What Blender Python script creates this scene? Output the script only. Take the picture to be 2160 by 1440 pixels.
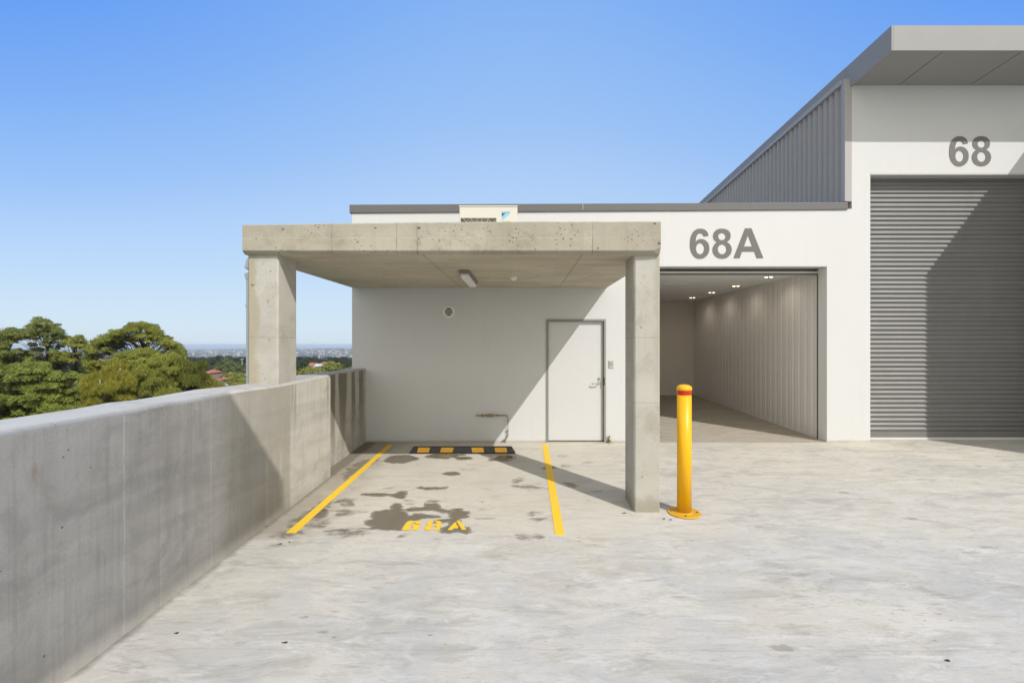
import bpy, bmesh, math, random
import numpy as np
from mathutils import Vector, noise as mnoise

# ------------------------------------------------------------------ scene, camera, sky, sun
for o in list(bpy.data.objects):
    bpy.data.objects.remove(o)
S = bpy.context.scene
COL = S.collection
CAMZ = 1.66          # camera height above the floor at the wall foot
FP = 1000.0          # focal length in photo pixels (2160 wide)
PX, PY = 1103.0, 727.0

cam = bpy.data.cameras.new('camera')
cam.sensor_width = 36.0
cam.lens = 36.0 * FP / 2160.0
cam.shift_x = -(PX - 1080.0) / 2160.0
cam.shift_y = (PY - 720.0) / 2160.0
cam.clip_start = 0.05
cam.clip_end = 60000
camo = bpy.data.objects.new('camera', cam)
camo.location = (0, 0, CAMZ)
camo.rotation_euler = (math.radians(90), 0, 0)
COL.objects.link(camo)
S.camera = camo

SUN = Vector((1.0, -1.243, 1.367))
SUN_EL = math.asin(SUN.normalized().z)
SUN_ROT = math.atan2(SUN.x, SUN.y)
w = bpy.data.worlds.new('World')
S.world = w
w.use_nodes = True
wn = w.node_tree
sky = wn.nodes.new('ShaderNodeTexSky')
sky.sky_type = 'NISHITA'
sky.sun_disc = False
sky.sun_elevation = SUN_EL
sky.sun_rotation = SUN_ROT
sky.altitude = 80
sky.air_density = 1.0
sky.dust_density = 0.7
sky.ozone_density = 2.2
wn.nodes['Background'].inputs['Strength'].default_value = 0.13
def _wm(op, a, b=0.0, c=0.0):
    n = wn.nodes.new('ShaderNodeMath'); n.operation = op
    for i, q in enumerate((a, b, c)):
        if isinstance(q, bpy.types.NodeSocket): wn.links.new(q, n.inputs[i])
        else: n.inputs[i].default_value = q
    return n.outputs[0]
_tc = wn.nodes.new('ShaderNodeTexCoord'); _sp = wn.nodes.new('ShaderNodeSeparateXYZ')
wn.links.new(_tc.outputs['Generated'], _sp.inputs[0])
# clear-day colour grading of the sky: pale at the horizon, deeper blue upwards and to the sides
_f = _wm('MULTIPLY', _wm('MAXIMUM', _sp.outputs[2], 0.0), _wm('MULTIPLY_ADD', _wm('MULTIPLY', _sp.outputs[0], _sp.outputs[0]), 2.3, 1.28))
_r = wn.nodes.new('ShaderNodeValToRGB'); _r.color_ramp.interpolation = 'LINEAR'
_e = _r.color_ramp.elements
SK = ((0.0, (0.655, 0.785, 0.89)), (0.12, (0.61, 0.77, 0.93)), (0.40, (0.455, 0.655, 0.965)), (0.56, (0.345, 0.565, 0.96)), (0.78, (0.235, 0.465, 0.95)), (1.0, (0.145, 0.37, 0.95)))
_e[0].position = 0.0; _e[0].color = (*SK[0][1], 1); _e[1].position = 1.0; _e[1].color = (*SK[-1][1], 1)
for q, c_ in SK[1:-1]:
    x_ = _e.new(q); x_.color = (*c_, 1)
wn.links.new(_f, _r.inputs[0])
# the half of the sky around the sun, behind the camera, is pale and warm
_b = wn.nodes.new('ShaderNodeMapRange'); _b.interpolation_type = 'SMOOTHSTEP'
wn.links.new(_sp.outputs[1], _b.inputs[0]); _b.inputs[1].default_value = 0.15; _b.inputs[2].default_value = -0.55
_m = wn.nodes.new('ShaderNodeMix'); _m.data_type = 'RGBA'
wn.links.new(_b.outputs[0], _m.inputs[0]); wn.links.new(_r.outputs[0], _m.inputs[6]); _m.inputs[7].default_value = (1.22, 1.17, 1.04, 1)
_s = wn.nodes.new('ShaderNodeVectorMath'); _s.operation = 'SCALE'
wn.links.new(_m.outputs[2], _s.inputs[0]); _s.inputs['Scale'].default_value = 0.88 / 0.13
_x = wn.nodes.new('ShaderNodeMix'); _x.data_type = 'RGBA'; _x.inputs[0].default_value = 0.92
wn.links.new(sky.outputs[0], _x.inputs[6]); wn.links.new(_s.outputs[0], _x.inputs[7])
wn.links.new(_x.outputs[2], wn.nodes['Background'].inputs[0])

sl = bpy.data.lights.new('sun', 'SUN')
sl.energy = 3.15
sl.angle = math.radians(0.5)
sl.color = (1.0, 0.965, 0.925)
so = bpy.data.objects.new('sun', sl)
so.rotation_euler = (-SUN).to_track_quat('-Z', 'Y').to_euler()
so.location = (20, -25, 30)
COL.objects.link(so)

S.view_settings.view_transform = 'Standard'
S.view_settings.look = 'None'
S.view_settings.exposure = 0.17
S.view_settings.gamma = 1.0

rnd = random.Random(7)
rng = np.random.default_rng(7)

# ------------------------------------------------------------------ projections from the photograph's pixels
def floor_z(y):
    return -0.034 * (8.1 - y) if y < 8.1 else 0.021 * (y - 8.1)

def gp(px, py, up=0.0):
    """point of the sloping deck seen at a photo pixel"""
    y = (CAMZ + 0.034 * 8.1) / ((py - PY) / FP + 0.034)
    return ((px - PX) * y / FP, y, floor_z(y) + up)

def wp(px, py, y=8.1):
    """point of a frontal plane at depth y seen at a photo pixel"""
    return ((px - PX) * y / FP, CAMZ + (PY - py) * y / FP)

# ------------------------------------------------------------------ materials
class NT:
    def __init__(s, name):
        s.m = bpy.data.materials.new(name)
        s.m.use_nodes = True
        s.t = s.m.node_tree
        s.b = s.t.nodes['Principled BSDF']
        s.pos = s.t.nodes.new('ShaderNodeNewGeometry').outputs['Position']
        sep = s.t.nodes.new('ShaderNodeSeparateXYZ')
        s.t.links.new(s.pos, sep.inputs[0])
        s.x, s.y, s.z = sep.outputs
    def set(s, sock, v):
        if hasattr(v, 'is_linked') or isinstance(v, bpy.types.NodeSocket):
            s.t.links.new(v, sock)
        else:
            if isinstance(v, (tuple, list)) and len(v) == 3 and sock.type == 'RGBA':
                v = (*v, 1)
            sock.default_value = v
    def scale(s, v3, src=None):
        n = s.t.nodes.new('ShaderNodeVectorMath'); n.operation = 'MULTIPLY'
        s.set(n.inputs[0], src or s.pos); n.inputs[1].default_value = v3
        return n.outputs[0]
    def noise(s, sc, det=4, rough=0.55, v=None, dist=0.0):
        n = s.t.nodes.new('ShaderNodeTexNoise')
        s.set(n.inputs['Vector'], v or s.pos)
        n.inputs['Scale'].default_value = sc
        n.inputs['Detail'].default_value = det
        n.inputs['Roughness'].default_value = rough
        n.inputs['Distortion'].default_value = dist
        return n.outputs['Fac']
    def voro(s, sc, v=None, feat='F1', rand=1.0):
        n = s.t.nodes.new('ShaderNodeTexVoronoi'); n.feature = feat
        s.set(n.inputs['Vector'], v or s.pos)
        n.inputs['Scale'].default_value = sc
        n.inputs['Randomness'].default_value = rand
        return n.outputs
    def rng(s, v, a, b, c=0.0, d=1.0):
        n = s.t.nodes.new('ShaderNodeMapRange')
        n.interpolation_type = 'SMOOTHSTEP'
        s.set(n.inputs[0], v)
        for i, q in enumerate((a, b, c, d)):
            n.inputs[1 + i].default_value = q
        return n.outputs[0]
    def op(s, o, a, b=0.0, c=None):
        n = s.t.nodes.new('ShaderNodeMath'); n.operation = o
        s.set(n.inputs[0], a); s.set(n.inputs[1], b)
        if c is not None: s.set(n.inputs[2], c)
        return n.outputs[0]
    def mix(s, f, a, b, mode='MIX'):
        n = s.t.nodes.new('ShaderNodeMix'); n.data_type = 'RGBA'; n.blend_type = mode
        s.set(n.inputs[0], f); s.set(n.inputs[6], a); s.set(n.inputs[7], b)
        return n.outputs[2]
    def line(s, coord, at, hw):
        d = s.op('ABSOLUTE', s.op('SUBTRACT', coord, at))
        return s.rng(d, hw, hw * 0.4)
    def col(s, v): s.set(s.b.inputs['Base Color'], v)
    def rough(s, v): s.set(s.b.inputs['Roughness'], v)
    def spec(s, v): s.b.inputs['Specular IOR Level'].default_value = v
    def bump(s, h, dist=0.01, st=0.5):
        n = s.t.nodes.new('ShaderNodeBump')
        n.inputs['Strength'].default_value = st
        n.inputs['Distance'].default_value = dist
        s.set(n.inputs['Height'], h)
        s.t.links.new(n.outputs[0], s.b.inputs['Normal'])

def plain(name, c, rough=0.5, metal=0.0, spec=0.5, var=0.06, vs=6.0, bump=0.0):
    n = NT(name)
    f = n.noise(vs, 3)
    lo = tuple(q * (1 - var) for q in c); hi = tuple(min(1, q * (1 + var)) for q in c)
    n.col(n.mix(f, lo, hi))
    n.rough(n.op('ADD', n.op('MULTIPLY', n.noise(vs * 3, 2), 0.12), rough - 0.06))
    n.b.inputs['Metallic'].default_value = metal
    n.spec(spec)
    if bump: n.bump(n.noise(60, 3), bump, 0.4)
    return n.m

def concrete(name, a, b, dark, bug=1.0, streak=0.3, joints=(), extra=None, axis='x', fine=1.0):
    """cast concrete: cloudy tone, run marks, air holes, board lines"""
    n = NT(name)
    c = n.mix(n.rng(n.noise(1.1, 5, 0.6, dist=0.4), 0.3, 0.7), a, b)
    c = n.mix(n.op('MULTIPLY', n.rng(n.noise(3.2, 6, 0.7, dist=0.8), 0.47, 0.70), 0.50), c, dark)
    run = n.noise(1.0, 4, 0.6, v=n.scale((9, 9, 0.55)))
    c = n.mix(n.op('MULTIPLY', n.rng(run, 0.48, 0.75), streak), c, dark)
    g = n.noise(90 * fine, 3, 0.7)
    c = n.mix(n.op('MULTIPLY', n.rng(g, 0.35, 0.75), 0.18), c, tuple(q * 0.6 for q in dark))
    for (ax, at, hw, jc, st) in joints:
        co = {'x': n.x, 'y': n.y, 'z': n.z}[ax]
        wob = n.op('ADD', co, n.op('MULTIPLY', n.op('SUBTRACT', n.noise(7, 3), 0.5), 0.03))
        m = n.line(wob, at, hw)
        m = n.op('MULTIPLY', m, n.rng(n.noise(9, 3), 0.3, 0.6, 0.25, 1.0))
        c = n.mix(n.op('MULTIPLY', m, st), c, jc)
    if extra: c = extra(n, c)
    hole = None
    if bug:
        wv = n.scale((1, 1, 1.25))
        v1 = n.voro(8.0, v=wv)
        hole = n.op('LESS_THAN', n.op('ADD', v1['Distance'], n.op('MULTIPLY', n.op('SUBTRACT', n.noise(75, 3, 0.7), 0.35), 0.16)), n.rng(n.noise(2.7, 2), 0.34, 0.64, 0.0, 0.115 * bug))
        v2 = n.voro(24.0, v=wv)
        h2 = n.op('LESS_THAN', v2['Distance'], n.rng(n.noise(3.1, 2), 0.38, 0.68, 0.0, 0.15 * bug))
        hole = n.op('MAXIMUM', hole, h2)
        c = n.mix(n.op('MULTIPLY', hole, 0.75), c, (0.07, 0.06, 0.045))
    n.col(c)
    n.rough(0.92); n.spec(0.08)
    h = n.op('ADD', n.op('MULTIPLY', n.noise(40, 4), 0.5), n.op('MULTIPLY', n.noise(4, 3), 1.0))
    if hole is not None: h = n.op('SUBTRACT', h, n.op('MULTIPLY', hole, 1.5))
    n.bump(h, 0.006, 0.6)
    return n.m

M = {}

def m_deck():
    n = NT('deck_concrete')
    warm = (0.56, 0.515, 0.43); cool = (0.47, 0.45, 0.40); lite = (0.61, 0.57, 0.485); grey = (0.30, 0.28, 0.235)
    st = n.noise(1.0, 6, 0.62, v=n.scale((0.55, 1.0, 1)), dist=0.8)
    base = n.mix(n.rng(st, 0.32, 0.68), cool, lite)
    base = n.mix(n.rng(n.noise(0.35, 3), 0.4, 0.62), base, warm)
    # trowel sweeps
    sw = n.noise(2.2, 7, 0.68, v=n.scale((0.6, 1.9, 1)), dist=1.1)
    base = n.mix(n.op('MULTIPLY', n.rng(sw, 0.46, 0.70), 0.62), base, grey)
    sw2 = n.noise(5.5, 6, 0.7, v=n.scale((0.5, 1.8, 1)), dist=1.5)
    base = n.mix(n.op('MULTIPLY', n.rng(sw2, 0.50, 0.68), 0.62), base, (0.66, 0.645, 0.60))
    sw3 = n.noise(8, 6, 0.75, v=n.scale((0.6, 2.2, 1)), dist=1.0)
    base = n.mix(n.op('MULTIPLY', n.rng(sw3, 0.53, 0.70), 0.58), base, (0.27, 0.25, 0.205))
    sw4 = n.noise(17, 6, 0.8, v=n.scale((0.5, 1.9, 1)), dist=1.6)
    base = n.mix(n.op('MULTIPLY', n.rng(sw4, 0.52, 0.70), 0.40), base, (0.33, 0.31, 0.265))
    pt = n.noise(0.9, 6, 0.7, dist=0.6)
    base = n.mix(n.op('MULTIPLY', n.rng(pt, 0.50, 0.62), 0.22), base, (0.52, 0.48, 0.38))
    cl = n.noise(1.1, 6, 0.62, dist=0.9)
    base = n.mix(n.op('MULTIPLY', n.op('MULTIPLY', n.rng(cl, 0.44, 0.58), n.rng(n.y, 4.7, 4.3)), 0.42), base, (0.455, 0.445, 0.415))
    cl2 = n.noise(2.4, 7, 0.65, v=n.scale((0.8, 1.3, 1)), dist=1.2)
    base = n.mix(n.op('MULTIPLY', n.rng(cl2, 0.52, 0.66), 0.34), base, (0.66, 0.635, 0.575))
    ol = n.noise(1.9, 6, 0.7, v=n.scale((0.8, 1.4, 1)), dist=0.7)
    base = n.mix(n.op('MULTIPLY', n.rng(ol, 0.56, 0.68), 0.34), base, (0.40, 0.365, 0.285))
    sc1 = n.noise(1.0, 5, 0.75, v=n.scale((2.2, 14, 1)), dist=2.0)
    base = n.mix(n.op('MULTIPLY', n.rng(sc1, 0.60, 0.68), 0.35), base, (0.22, 0.20, 0.16))
    # the bay: warmer and dirtier
    wob = n.op('MULTIPLY', n.op('SUBTRACT', n.noise(2.5, 4), 0.5), 0.45)
    yb = n.op('ADD', n.y, wob)
    bay = n.op('MULTIPLY', n.rng(yb, 4.35, 4.5), n.rng(yb, 8.6, 8.3))
    bay = n.op('MULTIPLY', bay, n.rng(n.x, 1.6, 0.9, 0.15, 1.0))
    base = n.mix(n.op('MULTIPLY', bay, 0.50), base, (0.56, 0.52, 0.44))
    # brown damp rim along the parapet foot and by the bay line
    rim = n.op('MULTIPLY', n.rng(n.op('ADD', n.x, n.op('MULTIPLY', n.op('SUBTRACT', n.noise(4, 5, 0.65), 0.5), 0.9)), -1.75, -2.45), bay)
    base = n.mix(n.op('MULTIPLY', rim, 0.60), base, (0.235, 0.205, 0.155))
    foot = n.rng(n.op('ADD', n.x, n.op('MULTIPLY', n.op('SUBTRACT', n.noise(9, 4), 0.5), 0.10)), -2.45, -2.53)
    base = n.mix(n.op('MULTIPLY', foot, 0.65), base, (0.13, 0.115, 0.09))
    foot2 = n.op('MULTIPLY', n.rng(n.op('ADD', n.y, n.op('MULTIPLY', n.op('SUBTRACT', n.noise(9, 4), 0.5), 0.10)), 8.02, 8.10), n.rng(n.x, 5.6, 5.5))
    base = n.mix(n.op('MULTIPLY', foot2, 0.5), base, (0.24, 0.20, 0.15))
    # scuffed, grimy fine marks over the whole slab
    fm = n.noise(26, 7, 0.8, v=n.scale((0.6, 1.6, 1)), dist=1.8)
    base = n.mix(n.op('MULTIPLY', n.op('MULTIPLY', n.rng(fm, 0.53, 0.66), n.rng(n.noise(1.6, 4, 0.6), 0.40, 0.60)), 0.50), base, (0.25, 0.23, 0.185))
    # small brown spots in the bay
    sp = n.voro(2.6, v=n.scale((0.55, 1.4, 1)))
    spr = n.op('ADD', sp['Distance'], n.op('MULTIPLY', n.op('SUBTRACT', n.noise(9, 4, 0.7), 0.5), 0.35))
    spot = n.op('MULTIPLY', n.rng(spr, 0.15, 0.08), n.rng(n.noise(0.8, 2), 0.42, 0.58))
    base = n.mix(n.op('MULTIPLY', spot, 0.55), base, (0.22, 0.195, 0.15))
    # dark flecks
    fl = n.voro(11, v=n.scale((0.5, 1.2, 1)))
    fr = n.op('LESS_THAN', fl['Distance'], n.rng(n.noise(1.3, 2), 0.42, 0.7, 0.0, 0.10))
    base = n.mix(n.op('MULTIPLY', fr, 0.55), base, (0.17, 0.155, 0.125))
    # hairline crack / control joints
    for at, stn in ((2.86, 0.20),):
        wj = n.op('ADD', n.y, n.op('MULTIPLY', n.op('SUBTRACT', n.noise(1.5, 3), 0.5), 0.08))
        base = n.mix(n.op('MULTIPLY', n.line(wj, at, 0.006), stn), base, (0.22, 0.2, 0.17))
    # broad grey bruises near the camera
    br = n.rng(n.noise(2.6, 5, 0.6, v=n.scale((0.8, 1.1, 1))), 0.60, 0.76)
    base = n.mix(n.op('MULTIPLY', br, 0.5), base, (0.30, 0.29, 0.27))
    g = n.noise(130, 3, 0.7)
    base = n.mix(n.op('MULTIPLY', n.rng(g, 0.4, 0.75), 0.12), base, (0.2, 0.19, 0.17))
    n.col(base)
    n.rough(n.rng(sw, 0.3, 0.7, 0.72, 0.9)); n.spec(0.12)
    n.bump(n.op('ADD', n.op('MULTIPLY', n.noise(55, 4), 0.5), n.op('MULTIPLY', n.noise(3, 3), 1.2)), 0.004, 0.5)
    return n.m
M['deck'] = m_deck()

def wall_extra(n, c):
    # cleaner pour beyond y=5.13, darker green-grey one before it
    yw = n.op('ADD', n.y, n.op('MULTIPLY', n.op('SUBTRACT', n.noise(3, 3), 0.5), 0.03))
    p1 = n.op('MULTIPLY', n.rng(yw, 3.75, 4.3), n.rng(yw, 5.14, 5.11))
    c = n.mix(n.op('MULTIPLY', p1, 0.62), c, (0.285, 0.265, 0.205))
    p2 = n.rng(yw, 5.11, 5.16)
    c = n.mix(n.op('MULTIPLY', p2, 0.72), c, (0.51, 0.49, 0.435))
    bl = n.noise(2.2, 6, 0.65, v=n.scale((1, 1, 1.6)), dist=1.2)
    c = n.mix(n.op('MULTIPLY', n.rng(bl, 0.48, 0.68), 0.40), c, (0.33, 0.315, 0.285))
    wp_ = n.noise(1.4, 5, 0.7, v=n.scale((1, 5.0, 0.5)))
    c = n.mix(n.op('MULTIPLY', n.rng(wp_, 0.55, 0.72), 0.30), c, (0.62, 0.60, 0.55))
    # water runs from the coping on the far pour
    r = n.noise(1.0, 3, 0.5, v=n.scale((5, 6.5, 0.35)))
    runm = n.op('MULTIPLY', n.rng(r, 0.50, 0.60), n.rng(n.z, 0.55, 1.2))
    runm = n.op('MULTIPLY', runm, p2)
    c = n.mix(n.op('MULTIPLY', runm, 0.65), c, (0.20, 0.185, 0.15))
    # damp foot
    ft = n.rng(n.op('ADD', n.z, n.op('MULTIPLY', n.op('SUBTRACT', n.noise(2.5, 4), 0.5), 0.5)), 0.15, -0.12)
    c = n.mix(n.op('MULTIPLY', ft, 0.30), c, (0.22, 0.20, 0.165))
    # sloping board marks
    sl = n.noise(1.0, 2, v=n.scale((0.2, 0.28, 5.5)))
    c = n.mix(n.op('MULTIPLY', n.rng(sl, 0.50, 0.66), 0.20), c, (0.26, 0.245, 0.21))
    fs_ = n.noise(1.0, 4, 0.65, v=n.scale((1, 22, 0.7)))
    c = n.mix(n.op('MULTIPLY', n.rng(fs_, 0.50, 0.68), 0.22), c, (0.27, 0.255, 0.225))
    rs_ = n.op('MULTIPLY', n.rng(n.noise(3.3, 4), 0.62, 0.70), n.rng(n.noise(1.0, 3, v=n.scale((1, 30, 2))), 0.55, 0.7))
    c = n.mix(n.op('MULTIPLY', rs_, 0.5), c, (0.42, 0.26, 0.13))
    return c
EFF = (0.80, 0.77, 0.70); DKJ = (0.17, 0.155, 0.125)
M['parapet'] = concrete('parapet_concrete', (0.52, 0.485, 0.425), (0.62, 0.585, 0.52), (0.40, 0.37, 0.315),  # light base lifts the shaded near stretch; sunny pours are mixed darker
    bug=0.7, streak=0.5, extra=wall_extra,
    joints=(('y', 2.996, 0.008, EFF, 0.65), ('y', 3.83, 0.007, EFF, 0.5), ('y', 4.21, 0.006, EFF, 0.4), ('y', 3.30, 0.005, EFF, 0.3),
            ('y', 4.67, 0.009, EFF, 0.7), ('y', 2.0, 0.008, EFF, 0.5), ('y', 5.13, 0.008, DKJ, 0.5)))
M['coping'] = concrete('coping_concrete', (0.46, 0.45, 0.41), (0.52, 0.505, 0.46), (0.33, 0.31, 0.27), bug=0.6, streak=0.1)

def stain_extra(n, c):
    r = n.noise(1.0, 3, 0.5, v=n.scale((4, 4.6, 0.25)))
    m = n.op('MULTIPLY', n.rng(r, 0.44, 0.56), n.rng(n.z, -0.2, 1.0))
    return n.mix(n.op('MULTIPLY', m, 0.78), c, (0.13, 0.115, 0.085))
M['stained'] = concrete('stained_concrete', (0.44, 0.42, 0.36), (0.50, 0.48, 0.43), (0.26, 0.24, 0.19), bug=0.4, streak=0.4, extra=stain_extra)

JX = lambda px: (px - PX) * 4.92 / FP
def slab_extra(n, c):
    top = n.op('MULTIPLY', n.rng(n.op('ADD', n.z, n.op('MULTIPLY', n.op('SUBTRACT', n.noise(2.2, 4), 0.5), 0.25)), 2.78, 2.92), 0.4)
    c = n.mix(top, c, (0.34, 0.315, 0.24))
    right = n.rng(n.x, 0.70, 0.76)
    c = n.mix(n.op('MULTIPLY', right, 0.35), c, (0.33, 0.31, 0.25))
    return c
M['slab'] = concrete('slab_concrete', (0.36, 0.335, 0.265), (0.45, 0.42, 0.345), (0.25, 0.225, 0.165), bug=1.45, streak=0.25,
    extra=slab_extra, joints=tuple(('x', JX(p), 0.008, DKJ, 0.75) for p in (700, 836, 880, 1250)) + (('z', 2.765, 0.004, (0.6, 0.57, 0.47), 0.4),))
def soffit_extra(n, c):
    s = n.noise(1.0, 3, 0.6, v=n.scale((0.7, 6, 1)))
    c = n.mix(n.op('MULTIPLY', n.rng(s, 0.5, 0.62), 0.30), c, (0.34, 0.29, 0.19))
    for at in (5.65, 6.5, 7.3):
        c = n.mix(n.op('MULTIPLY', n.line(n.y, at, 0.006), 0.45), c, DKJ)
    # plywood sheet joints running away from the camera at a slight angle
    for at in (-1.05, 0.62):
        c = n.mix(n.op('MULTIPLY', n.line(n.x, at, 0.008), 0.7), c, DKJ)
    return c
M['soffit'] = concrete('soffit_concrete', (0.49, 0.45, 0.36), (0.56, 0.52, 0.42), (0.38, 0.34, 0.26), bug=0.5, streak=0.0, extra=soffit_extra)
def col_extra(n, c):
    e = n.op('ADD', n.x, n.op('MULTIPLY', n.op('SUBTRACT', n.noise(2.8, 4), 0.5), 0.22))
    m = n.rng(e, -2.77, -2.83)     # weathered outer edge of the left column
    c = n.mix(n.op('MULTIPLY', m, 0.75), c, (0.36, 0.32, 0.225))
    e2 = n.op('MULTIPLY', n.rng(e, 1.36, 1.43), n.rng(n.z, 0.7, 1.8))
    c = n.mix(n.op('MULTIPLY', e2, 0.6), c, (0.34, 0.32, 0.25))
    ft = n.rng(n.op('ADD', n.z, n.op('MULTIPLY', n.op('SUBTRACT', n.noise(7, 4), 0.5), 0.3)), 0.14, -0.05)
    c = n.mix(n.op('MULTIPLY', ft, 0.6), c, (0.24, 0.22, 0.16))
    for at in (1.737, 1.05):
        c = n.mix(n.op('MULTIPLY', n.line(n.z, at, 0.004), 0.5), c, DKJ)
    return c
M['column'] = concrete('column_concrete', (0.43, 0.415, 0.365), (0.49, 0.475, 0.425), (0.31, 0.29, 0.235), bug=0.8, streak=0.18, extra=col_extra)

def m_render():
    n = NT('white_render')
    c = n.mix(n.noise(0.8, 3), (0.585, 0.59, 0.582), (0.615, 0.62, 0.612))
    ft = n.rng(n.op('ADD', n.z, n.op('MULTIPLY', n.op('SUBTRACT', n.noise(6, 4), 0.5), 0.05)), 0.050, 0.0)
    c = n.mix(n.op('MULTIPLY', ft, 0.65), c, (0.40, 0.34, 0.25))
    rn = n.noise(1.0, 4, 0.6, v=n.scale((7, 7, 0.35)))
    c = n.mix(n.op('MULTIPLY', n.rng(rn, 0.55, 0.75), 0.10), c, (0.47, 0.46, 0.43))
    c = n.mix(n.op('MULTIPLY', n.rng(n.noise(2.0, 5, 0.6), 0.5, 0.75), 0.06), c, (0.45, 0.44, 0.42))
    sp = n.op('LESS_THAN', n.voro(1.5)['Distance'], 0.012)
    c = n.mix(n.op('MULTIPLY', sp, 0.6), c, (0.3, 0.29, 0.27))
    n.col(c); n.rough(0.75); n.spec(0.3)
    n.bump(n.noise(120, 3), 0.002, 0.35)
    return n.m
M['render'] = m_render()
M['door'] = plain('door_paint', (0.60, 0.60, 0.59), 0.35, var=0.02)
M['door_frame'] = plain('door_frame_grey', (0.26, 0.255, 0.235), 0.45)
M['steel'] = plain('brushed_steel', (0.55, 0.54, 0.52), 0.3, metal=0.9)
M['black'] = plain('black_plastic', (0.03, 0.03, 0.03), 0.5)
M['number'] = plain('number_grey', (0.135, 0.130, 0.118), 0.55, var=0.04)
M['cap'] = plain('parapet_cap_grey', (0.135, 0.13, 0.13), 0.42, spec=0.4)
M['fascia'] = plain('fascia_metal', (0.30, 0.297, 0.29), 0.6, spec=0.25, var=0.05, vs=1.2)
M['soffit_panel'] = plain('soffit_panel', (0.28, 0.275, 0.26), 0.6, var=0.03)
M['cladding'] = plain('cladding_steel', (0.37, 0.355, 0.335), 0.55, spec=0.25, var=0.04)
M['flashing'] = plain('flashing_steel', (0.40, 0.385, 0.365), 0.55, spec=0.25, var=0.04)
def m_shut():
    n = NT('shutter_steel')
    c = n.mix(n.noise(2, 3), (0.158, 0.155, 0.148), (0.172, 0.169, 0.162))
    sl_ = n.noise(1.0, 2, v=n.scale((0.25, 1, 12.5)))
    c = n.mix(n.op('MULTIPLY', n.rng(sl_, 0.4, 0.65), 0.30), c, (0.215, 0.21, 0.20))
    du = n.noise(1.0, 5, 0.65, v=n.scale((3, 1, 0.8)))
    c = n.mix(n.op('MULTIPLY', n.rng(du, 0.5, 0.72), 0.22), c, (0.24, 0.23, 0.21))
    n.col(c); n.rough(n.rng(du, 0.3, 0.7, 0.34, 0.5)); n.spec(0.5)
    n.bump(n.noise(1.0, 2, v=n.scale((1.5, 1, 6))), 0.012, 0.35)
    return n.m
M['shutter'] = m_shut()
M['shutter_seal'] = plain('shutter_seal', (0.62, 0.61, 0.58), 0.5)
M['track'] = plain('track_grey', (0.10, 0.10, 0.095), 0.5)
M['trim'] = plain('lintel_trim', (0.50, 0.495, 0.46), 0.5)
M['panel'] = plain('interior_panel', (0.84, 0.82, 0.79), 0.30, var=0.02)
M['plaster'] = plain('interior_plaster', (0.70, 0.65, 0.57), 0.7, var=0.02)
M['jamb'] = plain('jamb_white', (0.82, 0.81, 0.77), 0.5, var=0.02)
M['ceiling'] = plain('interior_ceiling', (0.84, 0.84, 0.84), 0.8, var=0.02)
M['yellow_paint'] = None
def m_line():
    n = NT('yellow_line_paint')
    c = n.mix(n.noise(3, 4), (0.80, 0.50, 0.025), (0.84, 0.56, 0.05))
    wear = n.rng(n.noise(14, 5, 0.7), 0.60, 0.72)
    c = n.mix(n.op('MULTIPLY', wear, 0.45), c, (0.45, 0.36, 0.16))
    n.col(c); n.rough(0.7); n.spec(0.3)
    n.bump(n.noise(70, 3), 0.002, 0.4)
    return n.m
M['line'] = m_line()
def m_boll():
    n = NT('bollard_yellow')
    c = n.mix(n.noise(5, 3), (0.82, 0.41, 0.002), (0.86, 0.45, 0.003))
    g_ = n.rng(n.op('ADD', n.z, n.op('MULTIPLY', n.op('SUBTRACT', n.noise(18, 4), 0.5), 0.10)), 0.06, -0.10)
    c = n.mix(n.op('MULTIPLY', g_, 0.45), c, (0.45, 0.27, 0.05))
    sc_ = n.op('MULTIPLY', n.rng(n.noise(1.0, 4, 0.7, v=n.scale((40, 40, 9))), 0.66, 0.72), n.rng(n.noise(4, 2), 0.5, 0.6))
    c = n.mix(n.op('MULTIPLY', sc_, 0.5), c, (0.5, 0.3, 0.07))
    n.col(c); n.rough(n.rng(n.noise(9, 4), 0.3, 0.7, 0.32, 0.48)); n.spec(0.4)
    return n.m
M['bollard'] = m_boll()
M['band'] = plain('reflective_red', (0.50, 0.018, 0.006), 0.25)
M['bolt'] = plain('bolt_zinc', (0.20, 0.16, 0.09), 0.5, metal=0.5)
M['rubber'] = plain('black_rubber', (0.045, 0.043, 0.04), 0.42, var=0.15)
M['reflector'] = plain('yellow_reflector', (0.88, 0.44, 0.006), 0.3, var=0.05)
M['ac'] = plain('ac_cream', (0.64, 0.615, 0.54), 0.45, var=0.02)
M['ac_dark'] = plain('ac_dark_fins', (0.09, 0.085, 0.065), 0.6)
M['ac_grille'] = plain('ac_grille_wire', (0.50, 0.49, 0.42), 0.5)
M['logo_blue'] = plain('logo_pale_blue', (0.20, 0.55, 0.78), 0.5)
M['logo_dark'] = plain('logo_dark_teal', (0.03, 0.08, 0.10), 0.5)
M['lamp_plastic'] = plain('lamp_diffuser', (0.74, 0.73, 0.70), 0.4)
M['lamp_body'] = plain('lamp_body_grey', (0.20, 0.19, 0.165), 0.5)
M['vent'] = plain('vent_plastic', (0.80, 0.77, 0.72), 0.5)
M['vent_dark'] = plain('vent_void', (0.05, 0.042, 0.03), 0.8)
M['pipe'] = plain('weathered_pipe', (0.25, 0.22, 0.17), 0.4, metal=0.4, var=0.3, vs=25)
M['brass'] = plain('brass_fitting', (0.30, 0.23, 0.12), 0.4, metal=0.6)
M['downpipe'] = plain('downpipe_grey', (0.66, 0.69, 0.71), 0.4)

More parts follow.
